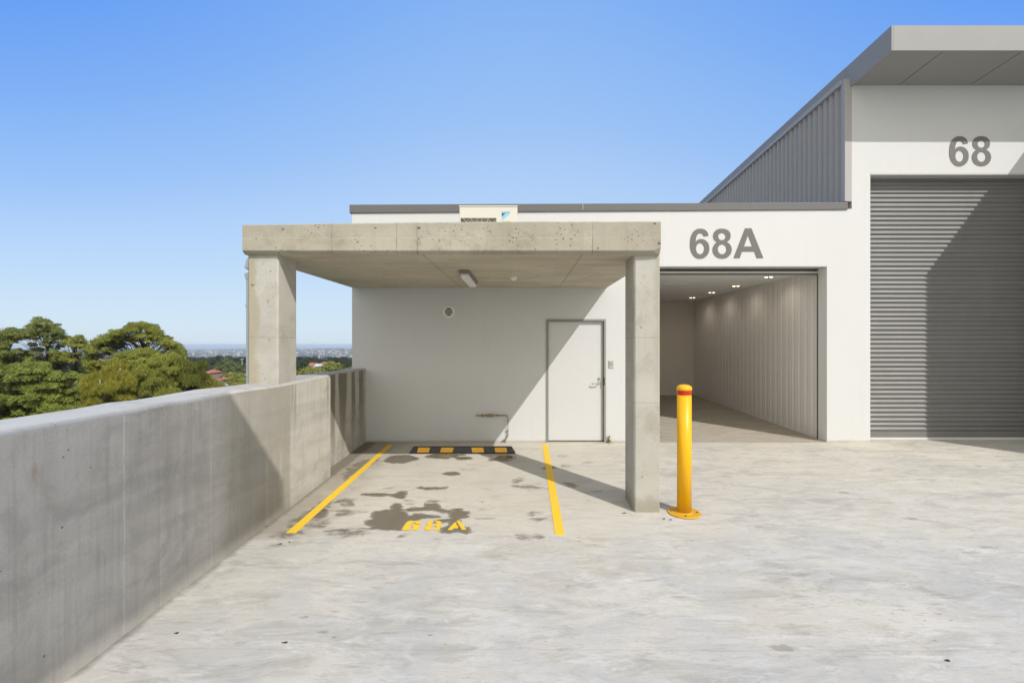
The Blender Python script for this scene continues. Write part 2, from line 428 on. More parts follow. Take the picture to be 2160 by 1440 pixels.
def m_wet(name, gloss):
    """wet concrete whose rim dries out raggedly; 'd' is metres inside the rim"""
    n = NT(name)
    at_ = n.t.nodes.new('ShaderNodeAttribute'); at_.attribute_name = 'd'
    e = n.op('ADD', at_.outputs['Fac'], n.op('MULTIPLY', n.op('SUBTRACT', n.noise(9, 6, 0.7, v=n.scale((0.7, 1.3, 1))), 0.5), 0.17 if gloss else 0.34))
    e = n.op('ADD', e, n.op('MULTIPLY', n.op('SUBTRACT', n.noise(38, 5, 0.75), 0.5), 0.05 if gloss else 0.10))
    if gloss:
        cov = n.rng(e, -0.030, -0.004, 0.0, 0.92); deep = n.rng(e, -0.004, 0.008)
        n.rough(n.rng(deep, 0.0, 1.0, 0.5, 0.04))
        c = n.mix(deep, (0.27, 0.235, 0.175), n.mix(n.noise(4, 4), (0.165, 0.14, 0.10), (0.215, 0.185, 0.135)))
    else:
        cov = n.op('MULTIPLY', n.rng(e, -0.03, 0.05, 0.0, 0.8), n.rng(n.noise(5.5, 6, 0.75, v=n.scale((0.7, 1.5, 1))), 0.36, 0.58, 0.15, 1.0))
        cov = n.op('MULTIPLY', cov, n.rng(at_.outputs['Fac'], -0.06, -0.02))
        n.rough(0.5)
        c = n.mix(n.noise(14, 5, 0.7), (0.22, 0.19, 0.14), (0.33, 0.295, 0.23))
    n.col(c); n.b.inputs['IOR'].default_value = 1.33; n.spec(0.5)
    n.t.links.new(cov, n.b.inputs['Alpha'])
    return n.m
M['water'] = m_wet('wet_concrete', True)
M['damp'] = m_wet('damp_concrete', False)

def glow(name, c, s):
    n = NT(name)
    n.col((0.8, 0.8, 0.8))
    n.b.inputs['Emission Color'].default_value = (*c, 1)
    n.b.inputs['Emission Strength'].default_value = s
    return n.m
M['lit'] = glow('lamp_lit_warm', (1.0, 0.72, 0.40), 10.0)

def foliage(name, a, b, c3=None, trans=0.25):
    m = bpy.data.materials.new(name); m.use_nodes = True
    t = m.node_tree; t.nodes.clear()
    geo = t.nodes.new('ShaderNodeNewGeometry')
    out = t.nodes.new('ShaderNodeOutputMaterial')
    rp = t.nodes.new('ShaderNodeValToRGB')
    rp.color_ramp.elements[0].color = (*a, 1); rp.color_ramp.elements[1].color = (*b, 1)
    nz = t.nodes.new('ShaderNodeTexNoise'); nz.inputs['Scale'].default_value = 0.45; nz.inputs['Detail'].default_value = 3
    t.links.new(geo.outputs['Position'], nz.inputs['Vector'])
    ad = t.nodes.new('ShaderNodeMath'); ad.operation = 'MULTIPLY_ADD'
    t.links.new(nz.outputs['Fac'], ad.inputs[0]); ad.inputs[1].default_value = 1.5; 
    sb = t.nodes.new('ShaderNodeMath'); sb.operation = 'MULTIPLY_ADD'
    t.links.new(geo.outputs['Random Per Island'], sb.inputs[0]); sb.inputs[1].default_value = 0.55; sb.inputs[2].default_value = -0.5
    t.links.new(sb.outputs[0], ad.inputs[2])
    t.links.new(ad.outputs[0], rp.inputs[0])
    d = t.nodes.new('ShaderNodeBsdfPrincipled'); d.inputs['Roughness'].default_value = 0.6; d.inputs['Specular IOR Level'].default_value = 0.2
    tr = t.nodes.new('ShaderNodeBsdfTranslucent')
    mx = t.nodes.new('ShaderNodeMixShader'); mx.inputs[0].default_value = trans
    t.links.new(rp.outputs[0], d.inputs['Base Color']); t.links.new(rp.outputs[0], tr.inputs['Color'])
    t.links.new(d.outputs[0], mx.inputs[1]); t.links.new(tr.outputs[0], mx.inputs[2])
    t.links.new(mx.outputs[0], out.inputs['Surface'])
    return m
M['leaf_green'] = foliage('leaf_mid_green', (0.11, 0.135, 0.026), (0.28, 0.305, 0.07))
M['leaf_bright'] = foliage('leaf_bright_green', (0.12, 0.155, 0.024), (0.33, 0.365, 0.07))
M['leaf_olive'] = foliage('leaf_olive', (0.14, 0.155, 0.024), (0.35, 0.365, 0.07))
M['needle_gold'] = foliage('needle_gold_green', (0.15, 0.15, 0.018), (0.36, 0.335, 0.05))
M['needle_dark'] = foliage('needle_deep_olive', (0.085, 0.10, 0.018), (0.21, 0.215, 0.04))
M['leaf_far'] = foliage('leaf_far_dark', (0.022, 0.034, 0.014), (0.055, 0.072, 0.026), trans=0.1)
M['leaf_pale'] = foliage('leaf_pale_green', (0.075, 0.095, 0.03), (0.155, 0.175, 0.06), trans=0.1)
M['bark'] = plain('bark', (0.055, 0.045, 0.035), 0.9, var=0.3, vs=4)
M['bark_pale'] = plain('bark_pale', (0.30, 0.27, 0.21), 0.9, var=0.2, vs=4)
M['roof_tile'] = plain('terracotta_tile', (0.42, 0.15, 0.08), 0.8, var=0.2, vs=1.5)
M['roof_pale'] = plain('pale_metal_roof', (0.62, 0.61, 0.60), 0.5, var=0.1)
M['house_white'] = plain('house_white', (0.62, 0.59, 0.55), 0.8)
M['house_brick'] = plain('house_brick', (0.38, 0.24, 0.17), 0.9, var=0.15)
M['glass'] = plain('window_glass', (0.03, 0.04, 0.05), 0.1)
M['asphalt'] = plain('asphalt', (0.10, 0.10, 0.10), 0.9)

def m_terrain():
    n = NT('terrain_cover')
    c = n.mix(n.rng(n.noise(0.02, 6, 0.65), 0.4, 0.6), (0.05, 0.07, 0.025), (0.12, 0.13, 0.07))
    c = n.mix(n.rng(n.noise(0.006, 8, 0.75), 0.5, 0.62), c, (0.28, 0.27, 0.25))
    n.col(c); n.rough(0.95); n.spec(0.1)
    return n.m
M['terrain'] = m_terrain()
M['town'] = None
def m_town():
    n = NT('far_town_walls')
    g = n.t.nodes.new('ShaderNodeNewGeometry')
    r = n.t.nodes.new('ShaderNodeValToRGB')
    e = r.color_ramp.elements
    e[0].color = (0.75, 0.73, 0.70, 1); e[1].color = (0.45, 0.42, 0.40, 1)
    x = e.new(0.45); x.color = (0.62, 0.58, 0.50, 1)
    x = e.new(0.7); x.color = (0.42, 0.20, 0.13, 1)
    n.t.links.new(g.outputs['Random Per Island'], r.inputs[0])
    n.col(r.outputs[0]); n.rough(0.9)
    return n.m
M['town'] = m_town()
for k in [k for k in M if M[k] is None]: del M[k]

# ------------------------------------------------------------------ mesh helpers
def obj(name, bm, m, parent=None, smooth=False, bevel=0.0, seg=2, **tags):
    me = bpy.data.meshes.new(name)
    bm.normal_update(); bm.to_mesh(me); bm.free()
    return link(name, me, m, parent, smooth, bevel, seg, **tags)

def link(name, me, m, parent=None, smooth=False, bevel=0.0, seg=2, **tags):
    o = bpy.data.objects.new(name, me)
    COL.objects.link(o)
    for q in (m if isinstance(m, (list, tuple)) else [m]): me.materials.append(q)
    if smooth:
        for p in me.polygons: p.use_smooth = True
    if bevel:
        b = o.modifiers.new('edge', 'BEVEL'); b.width = bevel; b.segments = seg; b.limit_method = 'ANGLE'
    if parent is not None:
        o.parent = parent
        o.matrix_parent_inverse = parent.matrix_world.inverted() if False else o.matrix_parent_inverse
        o.location = -Vector(parent.location)
    for k, v in tags.items(): o[k] = v
    return o

def thing(name, loc, label, cat, group=None):
    o = bpy.data.objects.new(name, None)
    o.empty_display_size = 0.2
    COL.objects.link(o); o.location = loc
    o['label'] = label; o['category'] = cat
    if group: o['group'] = group
    return o

def rebase(o, base):
    """move a single-mesh thing's origin to its base, leaving the shape in place"""
    b = Vector(base)
    for v in o.data.vertices: v.co -= b
    o.location = b
    return o

def box(bm, x0, x1, y0, y1, z0, z1):
    vs = [bm.verts.new((x, y, z)) for z in (z0, z1) for y in (y0, y1) for x in (x0, x1)]
    for f in ((0, 2, 3, 1), (4, 5, 7, 6), (0, 1, 5, 4), (2, 6, 7, 3), (0, 4, 6, 2), (1, 3, 7, 5)):
        bm.faces.new([vs[i] for i in f])
    return vs

def hexa(bm, p):
    """8 points: bottom ring 0-3, top ring 4-7, both counter-clockwise from above"""
    vs = [bm.verts.new(q) for q in p]
    for f in ((3, 2, 1, 0), (4, 5, 6, 7), (0, 1, 5, 4), (1, 2, 6, 5), (2, 3, 7, 6), (3, 0, 4, 7)):
        bm.faces.new([vs[i] for i in f])

def tube(bm, pts, r, n=10, caps=True):
    pts = [Vector(p) for p in pts]
    rs = r if isinstance(r, (list, tuple)) else [r] * len(pts)
    rings = []
    up = Vector((0, 0, 1))
    for i, p in enumerate(pts):
        d = (pts[min(i + 1, len(pts) - 1)] - pts[max(i - 1, 0)]).normalized()
        a = d.cross(up)
        if a.length < 1e-3: a = d.cross(Vector((0, 1, 0)))
        a.normalize(); b = d.cross(a)
        rings.append([bm.verts.new(p + (a * math.cos(t) + b * math.sin(t)) * rs[i]) for t in (2 * math.pi * k / n for k in range(n))])
    for A, B in zip(rings, rings[1:]):
        for k in range(n):
            bm.faces.new((A[k], A[(k + 1) % n], B[(k + 1) % n], B[k]))
    if caps:
        bm.faces.new(rings[0][::-1]); bm.faces.new(rings[-1])

def lathe(bm, prof, c, n=32, axis='z', caps=True):
    rings = []
    for r, h in prof:
        ring = []
        for k in range(n):
            t = 2 * math.pi * k / n
            if axis == 'z': p = (c[0] + r * math.cos(t), c[1] + r * math.sin(t), c[2] + h)
            else: p = (c[0] + r * math.cos(t), c[1] + h, c[2] + r * math.sin(t))
            ring.append(bm.verts.new(p))
        rings.append(ring)
    for A, B in zip(rings, rings[1:]):
        for k in range(n):
            f = (A[k], A[(k + 1) % n], B[(k + 1) % n], B[k])
            bm.faces.new(f if axis == 'z' else f[::-1])
    if caps:
        bm.faces.new(rings[0][::-1]); bm.faces.new(rings[-1])

def NB(): return bmesh.new()
def boxes(*bs):
    bm = NB()
    for b in bs: box(bm, *b)
    return bm

def catmull(pts, corners=(), n=5):
    out = []; L = len(pts)
    for i in range(L):
        p0, p1, p2, p3 = (Vector(pts[(i + k) % L]) for k in (-1, 0, 1, 2))
        if i in corners: p0 = p1
        if (i + 1) % L in corners: p3 = p2
        for k in range(n):
            t = k / n
            out.append(0.5 * ((2 * p1) + (p2 - p0) * t + (2 * p0 - 5 * p1 + 4 * p2 - p3) * t * t + (3 * p1 - p0 - 3 * p2 + p3) * t ** 3))
    return out

def filled(loops, depth):
    """2-D loops (with holes) -> triangulated, slightly thick mesh in the xy plane"""
    cu = bpy.data.curves.new('outline', 'CURVE'); cu.dimensions = '2D'; cu.fill_mode = 'BOTH'; cu.extrude = depth / 2
    for lp in loops:
        sp = cu.splines.new('POLY'); sp.points.add(len(lp) - 1); sp.use_cyclic_u = True
        for q, p in zip(sp.points, lp): q.co = (p[0], p[1], 0, 1)
    o = bpy.data.objects.new('outline', cu)
    me = bpy.data.meshes.new_from_object(o)
    bpy.data.objects.remove(o); bpy.data.curves.remove(cu)
    return me

def text_mesh(s, size, depth):
    cu = bpy.data.curves.new('txt', 'FONT'); cu.body = s; cu.size = size; cu.extrude = depth / 2
    cu.align_x = 'CENTER'; cu.align_y = 'CENTER'; cu.offset = size * 0.02
    o = bpy.data.objects.new('txt', cu)
    me = bpy.data.meshes.new_from_object(o)
    bpy.data.objects.remove(o); bpy.data.curves.remove(cu)
    return me

# ================================================================== SETTING: deck, podium, terrain
bm = NB()
xs = (-2.72, 30.0); ys = (-32.0, 8.1, 15.2)
g = [[bm.verts.new((x, y, floor_z(y))) for x in xs] for y in ys]
for j in range(2):
    bm.faces.new((g[j][0], g[j][1], g[j + 1][1], g[j + 1][0]))
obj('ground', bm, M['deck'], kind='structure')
bm = NB()
box(bm, -2.70, 29.9, -31.9, 15.1, -13.0, -1.60)
obj('podium', bm, M['stained'], kind='structure')

def terr(x, y):
    r = math.hypot(x, y)
    ks = [(0, -12.4), (150, -12.6), (220, -14), (350, -20), (600, -32), (1500, -54), (3000, -68), (5500, -80), (7600, -78), (9500, -110), (34000, -120)]
    for (a, h), (b, k) in zip(ks, ks[1:]):
        if r <= b:
            t = (r - a) / (b - a); z = h + (k - h) * t; break
    else: z = -120
    amp = min(1, max(0, (r - 900) / 3000))
    z += amp * 52 * (mnoise.noise(Vector((x / 2600, y / 2600, 3.1)))) + amp * 10 * mnoise.noise(Vector((x / 700, y / 700, 9)))
    return z
bm = NB()
radii = [12, 60, 150, 220, 300, 420, 600, 900, 1300, 1800, 2400, 3100, 3900, 4800, 5500, 6200, 6900, 7600, 8600, 9800, 13000, 20000, 30000]
NA = 180
prev = None
cv = bm.verts.new((0, 0, -12.4))
for r in radii:
    ring = [bm.verts.new((r * math.cos(2 * math.pi * k / NA), r * math.sin(2 * math.pi * k / NA), terr(r * math.cos(2 * math.pi * k / NA), r * math.sin(2 * math.pi * k / NA)))) for k in range(NA)]
    for k in range(NA):
        if prev: bm.faces.new((prev[k], ring[k], ring[(k + 1) % NA], prev[(k + 1) % NA]))
        else: bm.faces.new((cv, ring[k], ring[(k + 1) % NA]))
    prev = ring
obj('terrain', bm, M['terrain'], smooth=True, kind='structure')

# haze: one closed box round everything
vm = bpy.data.materials.new('haze_air'); vm.use_nodes = True
vt = vm.node_tree; vt.nodes.clear()
vo = vt.nodes.new('ShaderNodeOutputMaterial'); pv = vt.nodes.new('ShaderNodeVolumePrincipled')
pv.inputs['Color'].default_value = (0.80, 0.90, 1.0, 1)
pv.inputs['Density'].default_value = 0.00012
pv.inputs['Anisotropy'].default_value = 0.0
vt.links.new(pv.outputs[0], vo.inputs['Volume'])
bm = NB(); box(bm, -31000, 31000, -31000, 31000, -160, 9.0)
obj('haze', bm, vm, kind='stuff')

# ================================================================== PARAPET WALLS
def parapet(name, x0, x1, y0, y1, topz, mat, jit, label):
    t = thing(name, ((x0 + x1) / 2, (y0 + y1) / 2, floor_z((y0 + y1) / 2)), label, 'wall')
    n = max(2, int((y1 - y0) / 0.22))
    bm = NB(); prof = []
    ch = 0.02
    for i in range(n + 1):
        y = y0 + (y1 - y0) * i / n
        dz = jit * mnoise.noise(Vector((y * 1.3, 0.3, 1))) + jit * 0.4 * mnoise.noise(Vector((y * 4, 7, 1)))
        dx = jit * 0.5 * mnoise.noise(Vector((y * 2, 3, 1)))
        tz = topz(y) + dz
        prof.append([bm.verts.new(p) for p in ((x1, y, -1.6), (x1 + dx * 0.3, y, tz - ch - 0.004), (x1 - ch + dx, y, tz), (x0, y, tz), (x0, y, -13.0))])
    top = set()
    for A, B in zip(prof, prof[1:]):
        for k in range(4):
            f = bm.faces.new((A[k], B[k], B[k + 1], A[k + 1]))
            if k >= 1 and k < 3: f.material_index = 1
    bm.faces.new(prof[0]); bm.faces.new(prof[-1][::-1])
    o = obj('wall_panel', bm, [mat, M['coping']], t)
    return t
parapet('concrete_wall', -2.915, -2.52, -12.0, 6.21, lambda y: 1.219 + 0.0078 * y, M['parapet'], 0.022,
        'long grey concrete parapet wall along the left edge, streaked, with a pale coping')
parapet('concrete_wall', -2.915, -2.685, 6.212, 8.10, lambda y: 1.262, M['stained'], 0.010,
        'short dark stained concrete parapet wall under the canopy, set back and meeting the white wall')

# ================================================================== CARPORT
cp = thing('carport', (-0.7, 6.5, 0), 'board-marked concrete canopy slab on two square concrete columns over the parking bay', 'carport')
# slab: outline with chipped, slightly wavy top arris, chamfered drip edge
bm = NB()
X0, X1, Y0, Y1 = -2.912, 1.432, 4.92, 8.098
nseg = 60; rows = []
for i in range(nseg + 1):
    x = X0 + (X1 - X0) * i / nseg
    t = i / nseg
    zt = 2.905 + 0.035 * t + 0.012 * math.sin(t * math.pi) + 0.004 * mnoise.noise(Vector((x * 3, 0, 0))) + 0.004 * mnoise.noise(Vector((x * 11, 4, 0)))
    chip = 0.03 if (i == nseg) else 0
    rows.append([bm.verts.new(p) for p in (
        (x, Y0 + 0.012, zt), (x, Y0, zt - 0.012), (x, Y0, 2.640 + chip), (x, Y0 + 0.008, 2.629 + chip), (x, Y0 + 0.045, 2.604), (x, Y0 + 0.075, 2.604), (x, Y1, 2.634), (x, Y1, 2.93))])
for A, B in zip(rows, rows[1:]):
    for k in range(8):
        f = bm.faces.new((A[k], A[(k + 1) % 8], B[(k + 1) % 8], B[k]))
        if k in (4, 5): f.material_index = 1
bm.faces.new(rows[0][::-1]); bm.faces.new(rows[-1])
obj('roof_slab', bm, [M['slab'], M['soffit']], cp)
def column(x0, x1, y0, y1, z0, z1):
    bm = NB()
    n = 24; c = 0.016
    rings = []
    for i in range(n + 1):
        z = z0 + (z1 - z0) * i / n
        j = lambda s: 0.0025 * mnoise.noise(Vector((z * 5, s, x0)))
        rings.append([bm.verts.new(p) for p in ((x0 + c + j(1), y0, z), (x1 - c + j(2), y0, z), (x1, y0 + c + j(3), z), (x1, y1 - c, z), (x1 - c, y1, z), (x0 + c, y1, z), (x0, y1 - c, z), (x0, y0 + c + j(4), z))])
    for A, B in zip(rings, rings[1:]):
        for k in range(8): bm.faces.new((A[k], A[(k + 1) % 8], B[(k + 1) % 8], B[k]))
    bm.faces.new(rings[0][::-1]); bm.faces.new(rings[-1])
    return bm
obj('column', column(-2.895, -2.575, 4.985, 5.40, 1.20, 2.606), M['column'], cp, label='short brown-stained column standing on the parapet wall')
obj('column', column(1.172, 1.447, 5.0, 5.44, -0.25, 2.606), M['column'], cp, label='tall pale column standing on the floor')
# snap-tie stub on the left column
bm = NB(); lathe(bm, [(0.012, 0), (0.012, 0.012), (0.008, 0.016)], (-2.835, 4.985, 2.30), 10, 'y')
bmesh.ops.scale(bm, vec=(1, -1, 1), verts=bm.verts, space=__import__('mathutils').Matrix.Translation((0, -4.985, 0)))
obj('tie_stub', bm, M['column'], cp)

# things on / under the slab
t = thing('batten_light', (-0.745, 6.6, 2.60), 'unlit white batten light fixed under the concrete slab', 'light fitting')
obj('base', boxes((-0.815, -0.685, 6.02, 7.16, 2.578, 2.624)), M['lamp_body'], t, bevel=0.004)
obj('diffuser', boxes((-0.805, -0.695, 6.07, 7.12, 2.520, 2.578)), M['lamp_plastic'], t, bevel=0.02, seg=3)
t = thing('smoke_detector', (-0.135, 6.7, 2.62), 'small round white detector on the concrete soffit right of the batten light', 'detector')
bm = NB(); lathe(bm, [(0.055, 0), (0.055, -0.02), (0.04, -0.04), (0.015, -0.045)][::-1], (-0.135, 6.7, 2.622), 24); obj('base', bm, M['lamp_plastic'], t, smooth=False)
bm = NB(); lathe(bm, [(0.02, -0.055), (0.03, -0.046), (0.03, -0.030)], (-0.135, 6.7, 2.622), 16); obj('sensor_cap', bm, M['vent'], t)

# air conditioner
ay = 6.95
ax0 = (969 - PX) * ay / FP; ax1 = (1091 - PX) * ay / FP; az1 = CAMZ + (PY - 433.5) * ay / FP
az0 = 2.985
t = thing('air_conditioner', ((ax0 + ax1) / 2, ay + 0.15, 2.93), 'cream outdoor air conditioning unit with blue triangle emblem, standing on the concrete slab', 'air conditioner')
obj('casing', boxes((ax0, ax1, ay, ay + 0.32, az0, az1 - 0.02)), M['ac'], t, bevel=0.008)
obj('top_cover', boxes((ax0 - 0.006, ax1 + 0.006, ay - 0.006, ay + 0.326, az1 - 0.020, az1)), M['ac'], t, bevel=0.004)
gx0 = (972 - PX) * ay / FP; gx1 = (1047 - PX) * ay / FP
gz1 = CAMZ + (PY - 460) * ay / FP; gz0 = gz1 - (gx1 - gx0)
obj('fan_opening', boxes((gx0, gx1, ay - 0.003, ay - 0.0005, gz0, gz1)), M['ac_dark'], t)
cx, cz = (gx0 + gx1) / 2, (gz0 + gz1) / 2
bm = NB()
for k in range(9):
    r = 0.055 + k * 0.027
    pts = [(cx + r * math.cos(a), ay - 0.014, cz + r * math.sin(a)) for a in (2 * math.pi * q / 40 for q in range(41))]
    pts = [p for p in pts if gx0 <= p[0] <= gx1 and gz0 <= p[2] <= gz1]
    tube(bm, pts, 0.0028, 4, caps=False)
for k in range(20):
    a = 2 * math.pi * k / 20 + 0.1
    R = min(0.5 * (gx1 - gx0) / max(1e-3, abs(math.cos(a))), 0.5 * (gz1 - gz0) / max(1e-3, abs(math.sin(a))))
    tube(bm, [(cx + 0.05 * math.cos(a), ay - 0.012, cz + 0.05 * math.sin(a)), (cx + R * math.cos(a), ay - 0.012, cz + R * math.sin(a))], 0.0035, 4)
obj('fan_grille', bm, M['ac_grille'], t)
bm = NB()
for k in range(3):
    a0 = 2 * math.pi * k / 3 + 0.5
    q = [(cx + r * math.cos(a0 + d), ay - 0.006, cz + r * math.sin(a0 + d)) for r, d in ((0.05, 0), (0.21, -0.12), (0.22, 0.75), (0.05, 0.9))]
    bm.faces.new([bm.verts.new(p) for p in q])
r = bmesh.ops.extrude_face_region(bm, geom=bm.faces[:])
for v in [v for v in r['geom'] if isinstance(v, bmesh.types.BMVert)]: v.co.y -= 0.003
obj('fan_blade', bm, M['ac_grille'], t)
def flat_on_ac(pts, z=0.003):
    bm = NB()
    A = [bm.verts.new((wp(px, py, ay)[0], ay - z, wp(px, py, ay)[1])) for px, py in pts]
    B = [bm.verts.new((v.co.x, ay - 0.0005, v.co.z)) for v in A]
    bm.faces.new(A); bm.faces.new(B[::-1])
    for k in range(len(A)): bm.faces.new((A[k], B[k], B[(k + 1) % len(A)], A[(k + 1) % len(A)]))
    return bm
LS = 2160 / 150.0
lp = lambda zx, zy: (960 + zx / LS, 425 + zy / LS)
obj('emblem', flat_on_ac([lp(1425, 470), lp(1535, 357), lp(1665, 357), lp(1425, 580)]), M['logo_blue'], t, label='pale blue slanting emblem')
obj('emblem', flat_on_ac([lp(1418, 360), lp(1530, 360), lp(1418, 460)]), M['logo_dark'], t, label='dark teal triangle of the emblem')
for s, m, zx, zy, size in (('DAIKIN', M['logo_blue'], 1540, 324, 0.032), ('INVERTER', M['ac_dark'], 1548, 634, 0.024)):
    me = text_mesh(s, size, 0.003)
    o = link('lettering', me, m, None)
    o.parent = t
    p = wp(*lp(zx, zy), ay)
    o.location = Vector((p[0], ay - 0.003, p[1])) - t.location
    o.rotation_euler = (math.radians(90), 0, 0); o.scale.x = 1.15
for fx in (ax0 + 0.10, ax1 - 0.18):
    obj('foot', boxes((fx, fx + 0.08, ay + 0.0, ay + 0.32, 2.915, az0)), M['lamp_body'], t)

# ================================================================== WAREHOUSE
wh = thing('warehouse', (3, 8.1, 0), 'white rendered warehouse with grey roof, roller doors and the numbers 68 and 68A', 'building')
FY0, FY1 = 8.1, 8.34
gx = [-2.92, 0.397, 1.4175, 2.05, 5.20, 5.62, 5.935, 10.6, 13.5]
gz = [-0.35, 2.097, 3.012, 3.98, 4.592, 6.10]
def solid(i, k):
    if i < 0 or i >= len(gx) - 1 or k < 0 or k >= len(gz) - 1: return False
    if gx[i] < 5.61 and k >= 3: return False
    if i == 1 and k == 0: return False
    if i == 3 and k <= 1: return False
    if i == 6 and k <= 3: return False
    return True
bm = NB(); vc = {}
def gv(i, k, y):
    key = (i, k, y)
    if key not in vc: vc[key] = bm.verts.new((gx[i], y, gz[k]))
    return vc[key]
for i in range(len(gx) - 1):
    for k in range(len(gz) - 1):
        if not solid(i, k): continue
        bm.faces.new((gv(i, k, FY0), gv(i + 1, k, FY0), gv(i + 1, k + 1, FY0), gv(i, k + 1, FY0)))
        bm.faces.new((gv(i, k, FY1), gv(i, k + 1, FY1), gv(i + 1, k + 1, FY1), gv(i + 1, k, FY1)))
        for di, dk, a, b in ((-1, 0, (i, k), (i, k + 1)), (1, 0, (i + 1, k + 1), (i + 1, k)), (0, -1, (i + 1, k), (i, k)), (0, 1, (i, k + 1), (i + 1, k + 1))):
            if not solid(i + di, k + dk):
                bm.faces.new((gv(*a, FY0), gv(*b, FY0), gv(*b, FY1), gv(*a, FY1))[::-1])
bmesh.ops.recalc_face_normals(bm, faces=bm.faces)
obj('front_wall', bm, M['render'], wh)
# left flank, back, roof of the low unit
obj('side_wall', boxes((-2.92, -2.72, 8.342, 15.0, -13.0, 3.98)), M['render'], wh)
obj('rear_wall', boxes((-2.718, 13.5, 14.8, 15.0, -0.5, 3.98)), M['render'], wh)
obj('low_roof', boxes((-2.718, 5.50, 8.342, 14.798, 3.70, 3.86)), M['cladding'], wh)
# parapet capping (rises slightly to the right)
bm = NB()
xa, xb = wp(738, 0)[0] , wp(1787, 0)[0]
cy0, cy1 = 8.075, 8.40
hexa(bm, [(xa, cy0, 3.905), (xb, cy0, 3.965), (xb, cy1, 3.965), (xa, cy1, 3.905), (xa, cy0, 4.045), (xb, cy0, 4.085), (xb, cy1, 4.085), (xa, cy1, 4.045)])
obj('parapet_cap', bm, M['cap'], wh, bevel=0.006)
bm = NB(); box(bm, -2.05 + 2.05 + 1.015, 1.027, 8.070, 8.0745, 3.955, 4.068); obj('cap_joint', bm, M['flashing'], wh)

# unit numbers
TS = 12.0
def gl(pts, dx=0, dy=0):
    return [wp(1440 + x / TS + dx, 470 + y / TS + dy) for x, y in pts]
def ell(cx, cy, rx, ry, n=40): return [(cx + rx * math.cos(2 * math.pi * k / n), cy + ry * math.sin(2 * math.pi * k / n)) for k in range(n)]
six = [(655, 330), (630, 245), (570, 180), (500, 153), (440, 148), (360, 160), (290, 205), (240, 265), (205, 350), (185, 450), (180, 560), (190, 670), (225, 770), (290, 855), (360, 900), (440, 912), (520, 895), (590, 850), (640, 790), (668, 710), (672, 620), (650, 530), (600, 465), (540, 425), (460, 410), (380, 430), (325, 485), (335, 400), (355, 330), (390, 285), (435, 268), (480, 278), (512, 310), (530, 350)]
eight = [(865, 492), (800, 440), (770, 370), (768, 320), (790, 245), (840, 190), (910, 158), (990, 148), (1075, 158), (1145, 190), (1190, 240), (1212, 310), (1208, 370), (1180, 435), (1113, 488), (1180, 530), (1225, 600), (1240, 680), (1225, 760), (1180, 830), (1110, 885), (1040, 905), (990, 910), (910, 895), (840, 860), (785, 800), (757, 730), (755, 660), (775, 590), (815, 530)]
cm = lambda pts, c: [(p.x, p.y) for p in catmull([(a, b, 0) for a, b in pts], c, 4)]
GL = {'6': [cm(six, (0, 26, 33)), ell(438, 655, 103, 140)],
      '8': [cm(eight, (0, 14)), ell(990, 350, 92, 90), ell(995, 672, 108, 124)],
      'A': [[(1575, 140), (1740, 140), (2040, 895), (1870, 895), (1808, 730), (1500, 730), (1440, 895), (1283, 895)], [(1650, 315), (1755, 600), (1550, 600)]]}
def number(chars, dx, dy, label):
    loops = [gl(lp_, dx, dy) for ch in chars for lp_ in GL[ch]]
    me = filled(loops, 0.004)
    o = link('unit_number', me, M['number'], None, label=label)
    o.parent = wh
    o.rotation_euler = (math.radians(90), 0, 0)
    o.location = Vector((0, FY0 - 0.0035, 0)) - wh.location
number('68A', 0, 0, 'grey number 68A')
number('68', 546.8, -194.6, 'grey number 68')

# personnel door
dx0, dx1, dz1 = 0.397, 1.4175, 2.097
d = obj('door', boxes((dx0 + 0.040, dx1 - 0.040, FY0 + 0.045, FY0 + 0.085, 0.018, dz1 - 0.040)), M['door'], wh, label='white flush door', bevel=0.003)
def sub(name, bm, m, par, **k):
    o = obj(name, bm, m, None, **k)
    o.parent = par
    pl = Vector(par.location)
    if par.parent: pl = pl + Vector(par.parent.location)
    o.location = -pl
    return o
sub('door_frame', boxes((dx0 + 0.001, dx0 + 0.034, FY0 - 0.012, FY0 + 0.10, 0.0, dz1 - 0.001), (dx1 - 0.034, dx1 - 0.001, FY0 - 0.012, FY0 + 0.10, 0.0, dz1 - 0.001),
    (dx0 + 0.034, dx1 - 0.034, FY0 - 0.012, FY0 + 0.10, dz1 - 0.034, dz1 - 0.001)), M['door_frame'], d)
hx, hz = wp(1264, 0)[0], wp(0, 808)[1]
bm = NB()
lathe(bm, [(0.026, -0.008), (0.026, 0)], (hx, FY0 + 0.045, hz), 20, 'y')
tube(bm, [(hx, FY0 + 0.04, hz), (hx, FY0 - 0.012, hz), (hx - 0.02, FY0 - 0.018, hz - 0.003), (hx - 0.10, FY0 - 0.018, hz - 0.008), (hx - 0.118, FY0 - 0.008, hz - 0.008), (hx - 0.122, FY0 + 0.01, hz - 0.008)], 0.0095, 10)
sub('handle', bm, M['steel'], d, smooth=False)
bm = NB(); lathe(bm, [(0.018, -0.012), (0.024, -0.006), (0.026, 0)], (hx, FY0 + 0.045, wp(0, 799.5)[1]), 20, 'y')
sub('lock', bm, M['steel'], d)
sub('strike_plate', boxes((dx1 - 0.045, dx1 - 0.022, FY0 - 0.0145, FY0 - 0.0125, wp(0, 812)[1], wp(0, 796)[1])), M['black'], d)
for q in (789, 818.5):
    bm = NB(); lathe(bm, [(0.004, -0.003), (0.004, 0)], (wp(1268.5, 0)[0], FY0 + 0.045, wp(0, q)[1]), 8, 'y'); sub('screw', bm, M['black'], d)
# backing so nothing shows through the door gaps
obj('door_backing', boxes((dx0 - 0.05, dx1 + 0.05, FY1 + 0.001, FY1 + 0.02, -0.02, dz1 + 0.05)), M['track'], wh)

